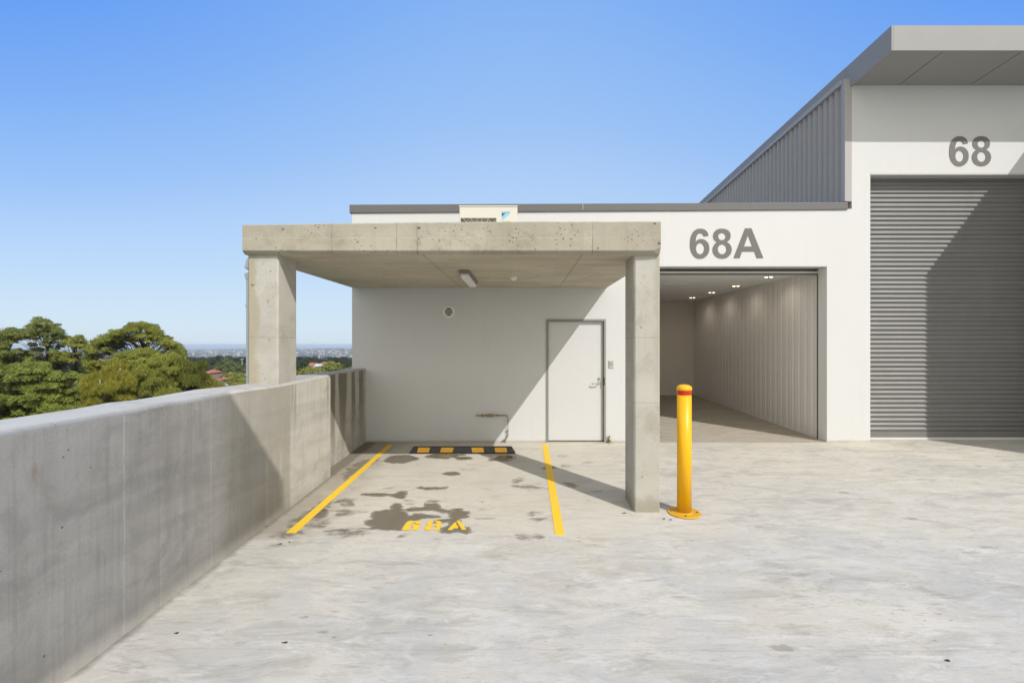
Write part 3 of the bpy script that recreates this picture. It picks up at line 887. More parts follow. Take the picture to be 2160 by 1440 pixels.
# interior of the open unit
RX = 5.20
obj('interior_back_wall', boxes((-2.70, 5.55, 14.42, 14.60, -0.1, 3.2)), M['plaster'], wh)
obj('interior_side_wall', boxes((-2.70, -2.55, 8.36, 14.41, -0.1, 3.2)), M['plaster'], wh)
obj('interior_ceiling', boxes((-2.54, 5.55, 8.62, 14.41, 2.972, 3.10)), M['ceiling'], wh)
obj('ceiling_void_panel', boxes((-2.54, 5.55, 8.362, 8.40, 3.05, 3.60)), M['track'], wh)
bm = NB()
n = 30; y = 8.345
pitch = (14.41 - 8.345) / n
rows_ = []
pts = []
for i in range(n):
    y0 = 8.345 + i * pitch
    pts += [(RX, y0), (RX, y0 + pitch * 0.55), (RX + 0.006, y0 + pitch * 0.68), (RX + 0.006, y0 + pitch * 0.88)]
pts.append((RX, 14.41))
for x, yy in pts: rows_.append((bm.verts.new((x, yy, -0.1)), bm.verts.new((x, yy, 2.972))))
for A, B in zip(rows_, rows_[1:]): bm.faces.new((A[0], A[1], B[1], B[0]))
back = [bm.verts.new(p) for p in ((RX + 0.3, 8.345, -0.1), (RX + 0.3, 8.345, 2.972), (RX + 0.3, 14.41, 2.972), (RX + 0.3, 14.41, -0.1))]
bm.faces.new(back)
obj('panel_wall', bm, M['panel'], wh)
obj('bright_jamb_facing', boxes((RX - 0.004, RX + 0.02 - 0.0205 + 0.0, FY0 + 0.001, FY1 - 0.001, 0.0, 2.991)), M['jamb'], wh)  # thin white facing added to brighten the shaded reveal
# rolled-up shutter of 68A
rs = obj('roller_door', boxes((2.05, RX - 0.002, 8.40, 8.56, 2.952, 3.30)), M['shutter'], wh, label='rolled-up roller door of the small unit')
sub('bottom_rail', boxes((2.05, RX - 0.002, 8.352, 8.398, 2.917, 2.951)), M['shutter_seal'], rs)
sub('rubber_seal', boxes((2.05, RX - 0.002, 8.356, 8.394, 2.892, 2.9165)), M['track'], rs)
sub('guide_track', boxes((RX - 0.010, RX - 0.001, 8.348, 8.372, 0.0, 2.89)), M['track'], rs)
obj('lintel_trim', boxes((2.05, RX + 0.0, FY0 - 0.002, FY1 - 0.01, 2.992, 3.0115)), M['trim'], wh)
t_y = 10.2
obj('ceiling_grille', boxes((3.05, 3.55, 10.16, 10.22, 2.962, 2.9715)), M['vent'], wh)

# closed shutter of 68
SY = 8.30
shx0, shx1 = 5.937, 10.598
bm = NB(); prof = []
zb, ztop = 0.155, 4.70
pitch = 0.0797
nr = int((ztop - zb) / pitch)
for i in range(nr):
    z0 = zb + i * pitch
    for tt, dd in ((0.0, 0.0), (0.06, 0.010), (0.18, 0.021), (0.34, 0.024), (0.50, 0.021), (0.62, 0.012), (0.72, 0.002), (0.86, 0.0)):
        prof.append((z0 + tt * pitch, SY - dd))
prof.append((zb + nr * pitch, SY))
pv_ = [(bm.verts.new((shx0, yy, zz)), bm.verts.new((shx1, yy, zz))) for zz, yy in prof]
for A, B in zip(pv_, pv_[1:]): bm.faces.new((A[0], A[1], B[1], B[0]))
rd = obj('roller_door', bm, M['shutter'], wh, smooth=True, label='closed grey ribbed roller door of the tall unit')
sub('bottom_rail', boxes((shx0, shx1, SY - 0.02, SY + 0.02, 0.045, 0.155)), M['shutter'], rd)
sub('rubber_seal', boxes((shx0, shx1, SY - 0.026, SY + 0.02, 0.008, 0.0445)), M['shutter_seal'], rd)
obj('lintel_trim', boxes((5.936, 10.599, FY0 - 0.003, FY1 - 0.02, 4.562, 4.5915)), M['trim'], wh)

# upper flank cladding of 68, flashings, roof
CX = 5.51
roofz = lambda y: 6.50 - 0.043 * (y - 7.19)
bm = NB(); P = []
yy = 8.20
pts = [(CX, 8.125), (CX, yy)]
while yy < 15.4:
    pts += [(CX, yy + 0.02), (CX + 0.042, yy + 0.045), (CX + 0.042, yy + 0.098), (CX + 0.0, yy + 0.123), (CX, yy + 0.159)]
    yy += 0.159
for x, y_ in pts: P.append((bm.verts.new((x, y_, 3.86)), bm.verts.new((x, y_, roofz(y_) - 0.30))))
for A, B in zip(P, P[1:]): bm.faces.new((A[0], A[1], B[1], B[0]))
obj('side_cladding', bm, M['cladding'], wh)
obj('corner_flashing', boxes((CX - 0.012, 5.618, FY0 - 0.006, 8.175, 4.106, 6.205)), M['flashing'], wh, bevel=0.004)
def slope(bm, x0, x1, y0, y1, top, th):
    hexa(bm, [(x0, y0, roofz(y0) + top - th), (x1, y0, roofz(y0) + top - th), (x1, y1, roofz(y1) + top - th), (x0, y1, roofz(y1) + top - th),
              (x0, y0, roofz(y0) + top), (x1, y0, roofz(y0) + top), (x1, y1, roofz(y1) + top), (x0, y1, roofz(y1) + top)])
bm = NB(); slope(bm, 5.585, 5.618, 8.221, 15.6, 0.0, 0.235); obj('barge_board', bm, M['fascia'], wh, bevel=0.004)
bm = NB(); slope(bm, 5.475, 5.584, 8.176, 15.5, -0.240, 0.080); obj('barge_board', bm, M['flashing'], wh, bevel=0.003)
bm = NB(); slope(bm, 5.62, 13.5, 8.20, 15.6, -0.01, 0.12); obj('roof', bm, M['cladding'], wh)
# the projecting canopy box
bm = NB()
hexa(bm, [(5.62, 7.19, 6.118), (13.5, 7.19, 6.118), (13.5, 7.215, 6.118), (5.62, 7.215, 6.118), (5.62, 7.19, 6.500), (13.5, 7.19, 6.500), (13.5, 7.215, 6.500), (5.62, 7.215, 6.500)])
obj('fascia', bm, M['fascia'], wh, bevel=0.004, label='pale grey metal fascia across the front')
bm = NB()
hexa(bm, [(5.59, 7.19, 6.118), (5.6195, 7.19, 6.118), (5.6195, 8.22, 6.052), (5.59, 8.22, 6.052), (5.59, 7.19, 6.500), (5.6195, 7.19, 6.500), (5.6195, 8.22, roofz(8.22)), (5.59, 8.22, roofz(8.22))])
obj('fascia', bm, M['fascia'], wh, bevel=0.003, label='pale grey metal fascia on the left return')
soff = lambda y: 6.136 - 0.056 * (y - 7.19)
for a, b in ((5.62, 6.408), (6.422, 7.618), (7.632, 8.828), (8.842, 10.03), (10.046, 13.5)):
    bm = NB()
    hexa(bm, [(a, 7.216, soff(7.216)), (b, 7.216, soff(7.216)), (b, 8.099, soff(8.099)), (a, 8.099, soff(8.099)), (a, 7.216, soff(7.216) + 0.02), (b, 7.216, soff(7.216) + 0.02), (b, 8.099, soff(8.099) + 0.02), (a, 8.099, soff(8.099) + 0.02)])
    obj('soffit_panel', bm, M['soffit_panel'], wh)
bm = NB(); hexa(bm, [(5.62, 7.216, 6.47), (13.5, 7.216, 6.47), (13.5, 8.199, 6.43), (5.62, 8.199, 6.43), (5.62, 7.216, 6.498), (13.5, 7.216, 6.498), (13.5, 8.199, 6.455), (5.62, 8.199, 6.455)])
obj('canopy_roof', bm, M['cladding'], wh)

# wall fittings
vx, vz = wp(946.5, 657.5)
t = thing('wall_vent', (vx, 8.1, vz), 'round louvred air vent on the shaded white wall', 'vent')
bm = NB(); lathe(bm, [(0.103, 0), (0.098, -0.014), (0.070, -0.016), (0.067, -0.002)], (vx, 8.0995, vz), 36, 'y', caps=False)
obj('ring', bm, M['vent'], t)
bm = NB(); lathe(bm, [(0.069, -0.002), (0.069, 0)], (vx, 8.0995, vz), 30, 'y'); obj('opening', bm, M['vent_dark'], t)
for q in (-1, 0, 1):
    hw = math.sqrt(0.067 ** 2 - (q * 0.034) ** 2)
    obj('louvre', boxes((vx - hw, vx + hw, 8.084, 8.0965, vz + q * 0.034 - 0.006, vz + q * 0.034 + 0.006)), M['vent'], t)
kx, kz = wp(1289.3, 768)
t = thing('access_keypad', (kx, 8.1, kz), 'small grey access reader on the wall beside the white door', 'keypad')
obj('plate', boxes((kx - 0.042, kx + 0.042, 8.085, 8.0995, kz - 0.064, kz + 0.064)), M['trim'], t, bevel=0.004)
obj('face', boxes((kx - 0.028, kx + 0.028, 8.078, 8.0845, kz - 0.028, kz + 0.05)), M['steel'], t, bevel=0.003)
obj('indicator', boxes((kx - 0.026, kx + 0.028, 8.080, 8.0845, kz - 0.042, kz - 0.034)), M['lamp_plastic'], t)

def pp(px, py, off=0.04):
    a = wp(px, py); return (a[0], 8.1 - off, a[1])
t = thing('wall_pipe', pp(1066, 935), 'thin weathered metal pipe with a brass valve bent down the white wall to the floor', 'pipe')
bm = NB()
tube(bm, [pp(1004, 875), pp(1066, 875), pp(1070, 876), pp(1071.5, 880), pp(1071.5, 917), pp(1069, 922), pp(1066, 926), pp(1065.7, 936)], 0.0105, 8)
obj('pipe', bm, M['pipe'], t)
bm = NB(); tube(bm, [pp(1065.5, 925, 0.05), pp(1061, 928, 0.05), pp(1058.5, 931, 0.05), pp(1058, 936, 0.05)], 0.010, 8); obj('branch_pipe', bm, M['pipe'], t)
bm = NB(); tube(bm, [pp(1024, 875), pp(1028, 875), pp(1034, 875), pp(1040, 875), pp(1043, 875)], [0.012, 0.022, 0.027, 0.022, 0.012], 12); tube(bm, [pp(1046, 875), pp(1052, 875)], 0.019, 6)
obj('valve', bm, M['brass'], t)
bm = NB(); tube(bm, [pp(1017.5, 871.5, 0.04), pp(1017.5, 878.5, 0.04)], 0.009, 8); tube(bm, [pp(1015.5, 875, 0.04), pp(1019.5, 875, 0.04)], 0.02, 8); obj('coupling', bm, M['pipe'], t)
for q in (905, 880):
    bm = NB(); tube(bm, [pp(1071.5, q, 0.055), pp(1071.5, q, 0.002)], 0.006, 6); tube(bm, [pp(1069.5, q), pp(1073.8, q)], 0.013, 8); obj('clip', bm, M['steel'], t)
t = thing('tap', pp(1284.5, 934), 'small corroded floor tap at the foot of the wall between door and column', 'tap')
bm = NB(); tube(bm, [pp(1285, 935), pp(1285, 926), pp(1284.7, 918)], [0.012, 0.011, 0.010], 10)
tube(bm, [pp(1285, 930), pp(1285, 926), pp(1285, 922)], [0.018, 0.028, 0.014], 12); obj('body', bm, M['brass'], t)
bm = NB(); tube(bm, [pp(1282.5, 917, 0.04), pp(1288, 917, 0.04)], 0.010, 8); obj('handle', bm, M['steel'], t)
bm = NB(); lathe(bm, [(0.05, 0), (0.045, 0.012)], (pp(1284, 934)[0], 8.05, 0.0), 16); obj('flange', bm, M['pipe'], t)

# twin downlights in the unit
for i, (x, y_) in enumerate(((4.75, 9.16), (4.745, 10.56), (4.74, 11.9), (4.72, 13.2))):
    t = thing('downlight', (x, y_, 2.972), ('twin warm downlight lit in the ceiling, nearest the roller door of the open unit', 'second twin warm downlight from the opening in the unit ceiling',
        'third twin warm downlight from the opening in the unit ceiling', 'twin warm downlight farthest back in the unit ceiling, by the rear wall')[i], 'downlight', 'lit twin downlights in the open unit')
    obj('frame', boxes((x - 0.085, x + 0.085, y_ - 0.04, y_ + 0.04, 2.966, 2.9715)), M['lamp_plastic'], t, bevel=0.003)
    for s in (-1, 1):
        bm = NB(); lathe(bm, [(0.026, -0.0035), (0.028, 0)], (x + s * 0.042, y_ - s * 0.01, 2.9658), 16); obj('lamp', bm, M['lit'], t)
    ld = bpy.data.lights.new('downlight_beam', 'SPOT'); ld.energy = 6; ld.color = (1.0, 0.88, 0.74); ld.spot_size = math.radians(165); ld.spot_blend = 0.9; ld.shadow_soft_size = 0.05
    lo = bpy.data.objects.new('downlight_beam', ld); COL.objects.link(lo); lo.parent = t; lo.location = (0, 0, -0.03)

# ================================================================== DOWNPIPE outside the left column
dpx, dpy = -3.075, 5.36
t = thing('downpipe', (dpx, dpy, -0.5), 'grey round downpipe behind the left concrete column', 'downpipe')
bm = NB(); tube(bm, [(dpx, dpy, -12.5), (dpx, dpy, 2.42)], 0.048, 14); obj('pipe', bm, M['downpipe'], t)
bm = NB(); tube(bm, [(dpx, dpy, 2.40), (dpx - 0.01, dpy, 2.46), (dpx - 0.01, dpy, 2.52), (dpx + 0.01, dpy, 2.60), (dpx + 0.06, dpy, 2.68), (dpx + 0.16, dpy, 2.74)], [0.054, 0.058, 0.058, 0.056, 0.054, 0.05], 14); obj('elbow', bm, M['downpipe'], t)
for q in (2.10, 1.24 + 0.08):
    bm = NB(); tube(bm, [(dpx, dpy, q - 0.015), (dpx, dpy, q + 0.015)], 0.056, 14); box(bm, dpx + 0.03, dpx + 0.20, dpy - 0.01, dpy + 0.01, q - 0.012, q + 0.012); obj('bracket', bm, M['lamp_plastic'], t)

# ================================================================== MARKINGS, WHEEL STOP, BOLLARD, PUDDLES
def strip(name, quad, m, label, cat, up=0.004, grp=None, n=26):
    """quad = near-left, near-right, far-right, far-left photo pixels on the deck"""
    a, b, c, d_ = [Vector(gp(*q)) for q in quad]
    bm = NB(); L = []
    for i in range(n + 1):
        t_ = i / n
        l = a.lerp(d_, t_); r = b.lerp(c, t_)
        jl = 0.003 * mnoise.noise(Vector((t_ * 30, 1, 0))); jr = 0.003 * mnoise.noise(Vector((t_ * 30, 5, 0)))
        L.append([bm.verts.new((p.x + j, p.y, floor_z(p.y) + h)) for p, j in ((l, jl), (r, jr)) for h in (0.0005, up)])
    for A, B in zip(L, L[1:]):
        bm.faces.new((A[1], A[3], B[3], B[1]))
        bm.faces.new((A[0], A[1], B[1], B[0])); bm.faces.new((A[3], A[2], B[2], B[3]))
    bm.faces.new((L[0][0], L[0][2], L[0][3], L[0][1])); bm.faces.new((L[-1][1], L[-1][3], L[-1][2], L[-1][0]))
    o = obj(name, bm, m)
    rebase(o, gp(*quad[0]))
    o['label'] = label; o['category'] = cat
    if grp: o['group'] = grp
    return o
strip('parking_line', ((603, 1124), (624, 1124), (829, 937.5), (819, 937.5)), M['line'], 'yellow painted bay line beside the parapet wall', 'painted line', grp='yellow lines of the parking bay')
strip('parking_line', ((1171, 1128), (1191, 1128), (1155, 937.5), (1144, 937.5)), M['line'], 'yellow painted bay line leading to the white door', 'painted line', grp='yellow lines of the parking bay')

ZS = 6.75
sp = lambda pts: [(740 + a / ZS, 1050 + b / ZS) for a, b in pts]
stencil = [
 [(733, 450), (765, 395), (800, 350), (835, 333), (905, 333), (880, 362), (866, 377), (850, 400), (835, 440), (850, 460), (728, 462)],
 [(880, 385), (985, 390), (975, 420), (950, 460), (868, 460), (888, 430), (878, 415)],
 [(918, 333), (990, 338), (1008, 350), (985, 378), (930, 372), (905, 360)],
 [(1052, 462), (1066, 420), (1092, 398), (1082, 384), (1092, 356), (1110, 335), (1180, 333), (1172, 352), (1152, 362), (1150, 378), (1176, 390), (1172, 400), (1142, 414), (1132, 440), (1142, 462)],
 [(1205, 333), (1270, 338), (1298, 355), (1292, 372), (1262, 394), (1284, 410), (1266, 445), (1240, 462), (1172, 462), (1200, 444), (1222, 425), (1215, 408), (1190, 396), (1192, 388), (1222, 372), (1226, 358), (1203, 350)],
 [(1378, 458), (1475, 360), (1500, 352), (1508, 400), (1530, 412), (1520, 435), (1470, 435), (1440, 460)],
 [(1502, 333), (1550, 333), (1645, 453), (1580, 456)]]
def plate(bm, poly, z0, z1):
    top = [bm.verts.new(gp(px, py, z1)) for px, py in poly]
    bot = [bm.verts.new(gp(px, py, z0)) for px, py in poly]
    f = bm.faces.new(top); 
    if f.calc_area() and (f.normal_update() or f.normal.z < 0): f.normal_flip()
    n = len(top)
    for k in range(n): bm.faces.new((top[k], bot[k], bot[(k + 1) % n], top[(k + 1) % n]))
    bmesh.ops.triangulate(bm, faces=[f])
bn = thing('bay_number', gp(915, 1111), 'yellow stencilled number 68A painted on the floor of the bay', 'floor marking')
for poly, g_ in zip(stencil, '666888A'): pass
for ch, idx in (('six', (0, 1, 2)), ('eight', (3, 4)), ('letter', (5, 6))):
    bm = NB()
    for k in idx: plate(bm, sp(stencil[k]), 0.0045, 0.0085)
    o = obj('stencil_' + ch, bm, M['line'], bn)

def ragged(poly, seed, amp=0.9, n=6):
    c = catmull([(a, b, 0) for a, b in poly], (), n)
    out = []
    for p in c:
        s = amp
        out.append((p.x + s * 2.2 * mnoise.noise(Vector((p.x * 0.10, p.y * 0.25, seed))) + s * 1.2 * mnoise.noise(Vector((p.x * 0.5, p.y * 1.2, seed))),
                    p.y + s * 0.8 * mnoise.noise(Vector((p.x * 0.10, p.y * 0.25, seed + 40))) + s * 0.5 * mnoise.noise(Vector((p.x * 0.5, p.y * 1.2, seed + 9)))))
    return out
US = 2160 / 660.0
up_ = lambda pts: [(560 + a / US, 940 + b / US) for a, b in pts]
wet = [
 [(700, 520), (740, 500), (742, 470), (770, 455), (800, 455), (830, 440), (860, 445), (885, 410), (905, 400), (925, 405), (940, 430), (935, 450), (965, 455), (975, 480), (1000, 485), (1030, 472), (1080, 473), (1120, 483), (1195, 490), (1180, 498), (1100, 500), (1040, 515), (990, 520), (960, 530), (945, 560), (930, 580), (850, 578), (760, 572), (745, 555), (710, 545)],
 [(975, 440), (1030, 432), (1080, 430), (1110, 425), (1110, 405), (1140, 400), (1175, 400), (1200, 425), (1240, 445), (1290, 448), (1320, 435), (1345, 438), (1360, 455), (1400, 465), (1380, 490), (1345, 500), (1330, 525), (1345, 560), (1400, 568), (1405, 590), (1400, 600), (1300, 597), (1215, 592), (1240, 560), (1270, 540), (1280, 520), (1220, 528), (1170, 525), (1220, 508), (1285, 503), (1275, 480), (1270, 460), (1200, 455), (1150, 442), (1050, 447)],
 [(830, 100), (850, 80), (900, 68), (960, 66), (1010, 70), (1040, 85), (1045, 100), (1010, 105), (950, 118), (880, 118), (840, 112)],
 [(1112, 75), (1160, 84), (1200, 88), (1250, 88), (1290, 78), (1330, 70), (1380, 62), (1290, 58), (1200, 58), (1150, 60)],
 [(1310, 85), (1350, 78), (1420, 80), (1415, 92), (1350, 95)],
 [(1240, 190), (1290, 184), (1335, 190), (1320, 200), (1265, 202)],
 [(1540, 98), (1600, 85), (1610, 72), (1720, 72), (1700, 95), (1650, 103), (1580, 103)],
 [(680, 335), (770, 330), (880, 334), (905, 322), (960, 318), (955, 350), (930, 362), (900, 350), (870, 342), (780, 345)],
 [(1055, 288), (1120, 290), (1250, 287), (1200, 296), (1130, 300), (1115, 306)]]
damp = [
 [(470, 480), (510, 465), (490, 450), (560, 435), (640, 445), (690, 458), (620, 470), (560, 485), (500, 490)],
 [(275, 545), (290, 530), (360, 515), (435, 520), (435, 540), (400, 560), (330, 575), (280, 572)],
 [(1740, 620), (1770, 607), (1895, 612), (1900, 635), (1840, 645), (1760, 640)],
 [(1810, 460), (1890, 455), (1895, 465), (1850, 485), (1820, 475)],
 [(500, 370), (560, 362), (610, 370), (600, 385), (625, 415), (580, 418), (520, 400), (470, 392)],
 [(1875, 510), (1930, 496), (1945, 505), (1920, 520), (1880, 522)],
 [(1715, 280), (1770, 272), (1900, 285), (1950, 295), (1880, 298), (1760, 292)],
 [(1715, 240), (1760, 222), (1800, 222), (1770, 240), (1730, 260)],
 [(2035, 135), (2080, 130), (2110, 142), (2070, 152)],
 [(820, 288), (870, 286), (860, 296), (825, 298)],
 [(1165, 640), (1200, 636), (1210, 644), (1170, 648)],
 [(910, 625), (960, 605), (1000, 600), (975, 615)],
 [(250, 470), (330, 440), (400, 430), (440, 455), (400, 500), (300, 512), (230, 530)],
 [(160, 530), (250, 470), (330, 430), (400, 380), (470, 372), (430, 430), (330, 500), (250, 545), (170, 560)],
 [(40, 612), (150, 585), (260, 602), (150, 628)], [(430, 602), (560, 588), (700, 600), (640, 622), (500, 628)],
 [(600, 130), (720, 90), (790, 95), (700, 150), (620, 190), (560, 240), (540, 210)],
 [(960, 375), (990, 372), (1005, 380), (970, 384)], [(1120, 385), (1150, 380), (1190, 384), (1150, 392)],
 [(980, 400), (1020, 396), (1026, 402), (990, 405)], [(1480, 380), (1500, 380), (1495, 386)], [(1470, 438), (1510, 440), (1480, 444)],
 [(1900, 150), (1960, 140), (2000, 155), (1940, 168)], [(2050, 250), (2130, 262), (2180, 285), (2100, 280)],
 [(400, 590), (470, 575), (600, 572), (740, 580), (600, 592), (480, 600)]]
def flat(poly, m, k, up, cell=0.02, pad=0.07):
    c = np.array([gp(a, b)[:2] for a, b in ragged(poly, k * 3.7)])
    x0, y0 = c.min(0) - pad; x1, y1 = c.max(0) + pad
    X = np.arange(x0, x1 + cell, cell); Y = np.arange(y0, y1 + cell, cell)
    GX, GY = np.meshgrid(X, Y); P_ = np.stack([GX.ravel(), GY.ravel()], 1)
    A, B = c, np.roll(c, -1, axis=0)
    AB = B - A; L2 = (AB ** 2).sum(1) + 1e-12
    tt = np.clip(((P_[:, None] - A) * AB).sum(2) / L2, 0, 1)
    dd = np.sqrt((((A + tt[..., None] * AB) - P_[:, None]) ** 2).sum(2)).min(1)
    cond = (A[:, 1] > P_[:, 1:2]) != (B[:, 1] > P_[:, 1:2])
    xi = A[:, 0] + (P_[:, 1:2] - A[:, 1]) * AB[:, 0] / np.where(np.abs(AB[:, 1]) < 1e-9, 1e-9, AB[:, 1])
    inside = ((cond & (P_[:, 0:1] < xi)).sum(1) % 2) == 1
    sd = np.where(inside, dd, -dd).reshape(GX.shape)
    idx = -np.ones(GX.shape, int); vs = []; fs = []; ds = []
    for j in range(len(Y) - 1):
        for i in range(len(X) - 1):
            if sd[j:j + 2, i:i + 2].max() > -pad + 0.005:
                q = []
                for jj, ii in ((j, i), (j, i + 1), (j + 1, i + 1), (j + 1, i)):
                    if idx[jj, ii] < 0:
                        idx[jj, ii] = len(vs); vs.append((X[ii], Y[jj], floor_z(Y[jj]) + up)); ds.append(sd[jj, ii])
                    q.append(idx[jj, ii])
                fs.append(q)
    me = bpy.data.meshes.new('puddle'); me.from_pydata(vs, [], fs)
    at_ = me.attributes.new('d', 'FLOAT', 'POINT'); at_.data.foreach_set('value', np.array(ds, dtype=np.float32))
    return link('puddle' if m is M['water'] else 'damp_patch', me, m, None, kind='structure')
for k, p in enumerate(wet): flat(up_(p), M['water'], k, 0.0040)
for k, p in enumerate(damp): flat(up_(p), M['damp'], k + 20, 0.0028)

# wheel stop
wy = 7.33
wx0, wx1 = (862 - PX) * wy / FP, (1087 - PX) * wy / FP
wz = floor_z(wy + 0.07)
t = thing('wheel_stop', ((wx0 + wx1) / 2, wy + 0.075, wz), 'black rubber wheel stop with four yellow panels near the wall', 'wheel stop')
def ws_prof(s):  # half profile front: (y, z)
    return [(0.0, 0.0), (0.0, 0.012), (0.012, 0.016), (0.045, 0.092), (0.060, 0.100), (0.090, 0.100), (0.105, 0.092), (0.138, 0.016), (0.150, 0.012), (0.150, 0.0)]
bm = NB(); R_ = []
for x, ins in ((wx0, 0.0), (wx1, 0.0)):
    sgn = 1 if x == wx0 else -1
    R_.append([bm.verts.new((x + sgn * (z / 0.1) * 0.06, wy + y_, wz + z)) for y_, z in ws_prof(0)])
for k in range(9): bm.faces.new((R_[0][k], R_[1][k], R_[1][k + 1], R_[0][k + 1]))
bm.faces.new(R_[0][::-1]); bm.faces.new(R_[1]); bm.faces.new((R_[0][0], R_[0][9], R_[1][9], R_[1][0]))
obj('body', bm, M['rubber'], t, bevel=0.003)
for pa, pb in ((879, 904), (928, 954), (996, 1021), (1045, 1070)):
    bm = NB()
    xa_, xb_ = (pa - PX) * wy / FP, (pb - PX) * wy / FP
    sh = 0.016 if pa < 960 else -0.016
    for (ya, za, yb, zb_) in ((0.0155, 0.018, 0.0435, 0.086), (0.1345, 0.018, 0.1065, 0.086)):
        s = -1 if ya < 0.075 else 1
        q = [(xa_ , wy + ya + s * 0.003, wz + za + 0.002), (xb_, wy + ya + s * 0.003, wz + za + 0.002), (xb_ + sh, wy + yb + s * 0.003, wz + zb_ + 0.002), (xa_ + sh, wy + yb + s * 0.003, wz + zb_ + 0.002)]
        vs = [bm.verts.new(p) for p in q]
        vi = [bm.verts.new((p[0], p[1] - s * 0.006, p[2] - 0.003)) for p in q]
        bm.faces.new(vs)
        for k in range(4): bm.faces.new((vs[k], vi[k], vi[(k + 1) % 4], vs[(k + 1) % 4]))
    bmesh.ops.recalc_face_normals(bm, faces=bm.faces)
    obj('reflective_panel', bm, M['reflector'], t)

# bollard
by = 4.98
bxc = (1443.3 - PX) * by / FP
bz = floor_z(by)
t = thing('bollard', (bxc, by, bz), 'yellow steel bollard with a red reflective band on a bolted round base', 'bollard')
ztop = CAMZ + (PY - 810.5) * by / FP
R = 0.0735
bm = NB(); lathe(bm, [(R, 0.009), (R, ztop - bz - 0.058)], (bxc, by, bz), 40); obj('post', bm, M['bollard'], t, smooth=True)
bm = NB(); lathe(bm, [(R + 0.0025, -0.060), (R + 0.0035, -0.052), (R + 0.0035, -0.026), (R - 0.004, -0.019), (0.045, -0.006), (0.02, -0.0005), (0.004, 0.0)], (bxc, by, ztop), 40); obj('cap', bm, M['bollard'], t, smooth=True)
bm = NB(); lathe(bm, [(R + 0.0012, -0.108), (R + 0.0012, -0.061)], (bxc, by, ztop), 40, caps=False); obj('reflective_band', bm, M['band'], t, smooth=True)
bm = NB(); lathe(bm, [(0.168, 0.0), (0.168, 0.009), (0.165, 0.012), (0.085, 0.012), (0.075, 0.020)], (bxc, by, bz + 0.001), 48)
b_ = obj('base_plate', bm, M['bollard'], t)
for a in (70, 160, 250, 340):
    a = math.radians(a + 8)
    bm = NB(); lathe(bm, [(0.012, 0.012), (0.012, 0.020), (0.006, 0.024)], (bxc + 0.128 * math.cos(a), by + 0.128 * math.sin(a), bz + 0.001), 6); obj('bolt', bm, M['bolt'], t)

# small leaf litter / grit on the deck: a handful of flecks
for k, (a, b) in enumerate(((372, 1335), (600, 1355), (1400, 1094), (1414, 1096), (1998, 1393), (590, 1147), (610, 1143), (552, 1107), (561, 1110), (1316, 1082))):
    p = gp(a, b, 0.003)
    bm = NB(); r = 0.012 + 0.01 * rnd.random()
    vs = [bm.verts.new((p[0] + r * math.cos(q) * (1.6 if k % 2 else 1), p[1] + r * 0.6 * math.sin(q), p[2] + 0.004 * math.sin(q * 2))) for q in (0, 1, 2, 3.1, 4.2, 5.3)]
    bm.faces.new(vs)
    o = obj('dry_leaf', bm, M['bark'])
    rebase(o, p)
    o['label'] = 'tiny dark dry leaf scrap lying on the concrete floor'; o['category'] = 'leaf'; o['group'] = 'leaf scraps on the deck'

# ================================================================== outside the frame: wing wall inferred from its shadow, and an added shade beam
t = thing('projecting_wall', (9.6, 7.0, 0), 'white rendered wing wall projecting beside the tall roller door', 'wall')
obj('wall_panel', boxes((9.0, 13.4, 5.86, 8.0, -0.3, 5.55)), M['render'], t)
t = thing('shade_beam', (1.4, -7.0, floor_z(-7)), 'added concrete beam on two posts, unseen behind the viewpoint, shading the parapet', 'shade blocker')
bm = NB()  # unseen beam and posts, added only to shade the parapet face
ya, yb = -9.0, -0.52
ra, rb = 2.06, 1.915
la = 1.17
hexa(bm, [(la, ya, 6.0), (ra, ya, 6.0), (rb, yb, 6.0), (la, yb, 6.0), (la, ya, 6.3), (ra, ya, 6.3), (rb, yb, 6.3), (la, yb, 6.3)])
obj('beam', bm, M['column'], t)
for q in (-8.6, -5.6): obj('post', boxes((1.45, 1.75, q - 0.15, q + 0.15, -0.9, 6.0)), M['column'], t)

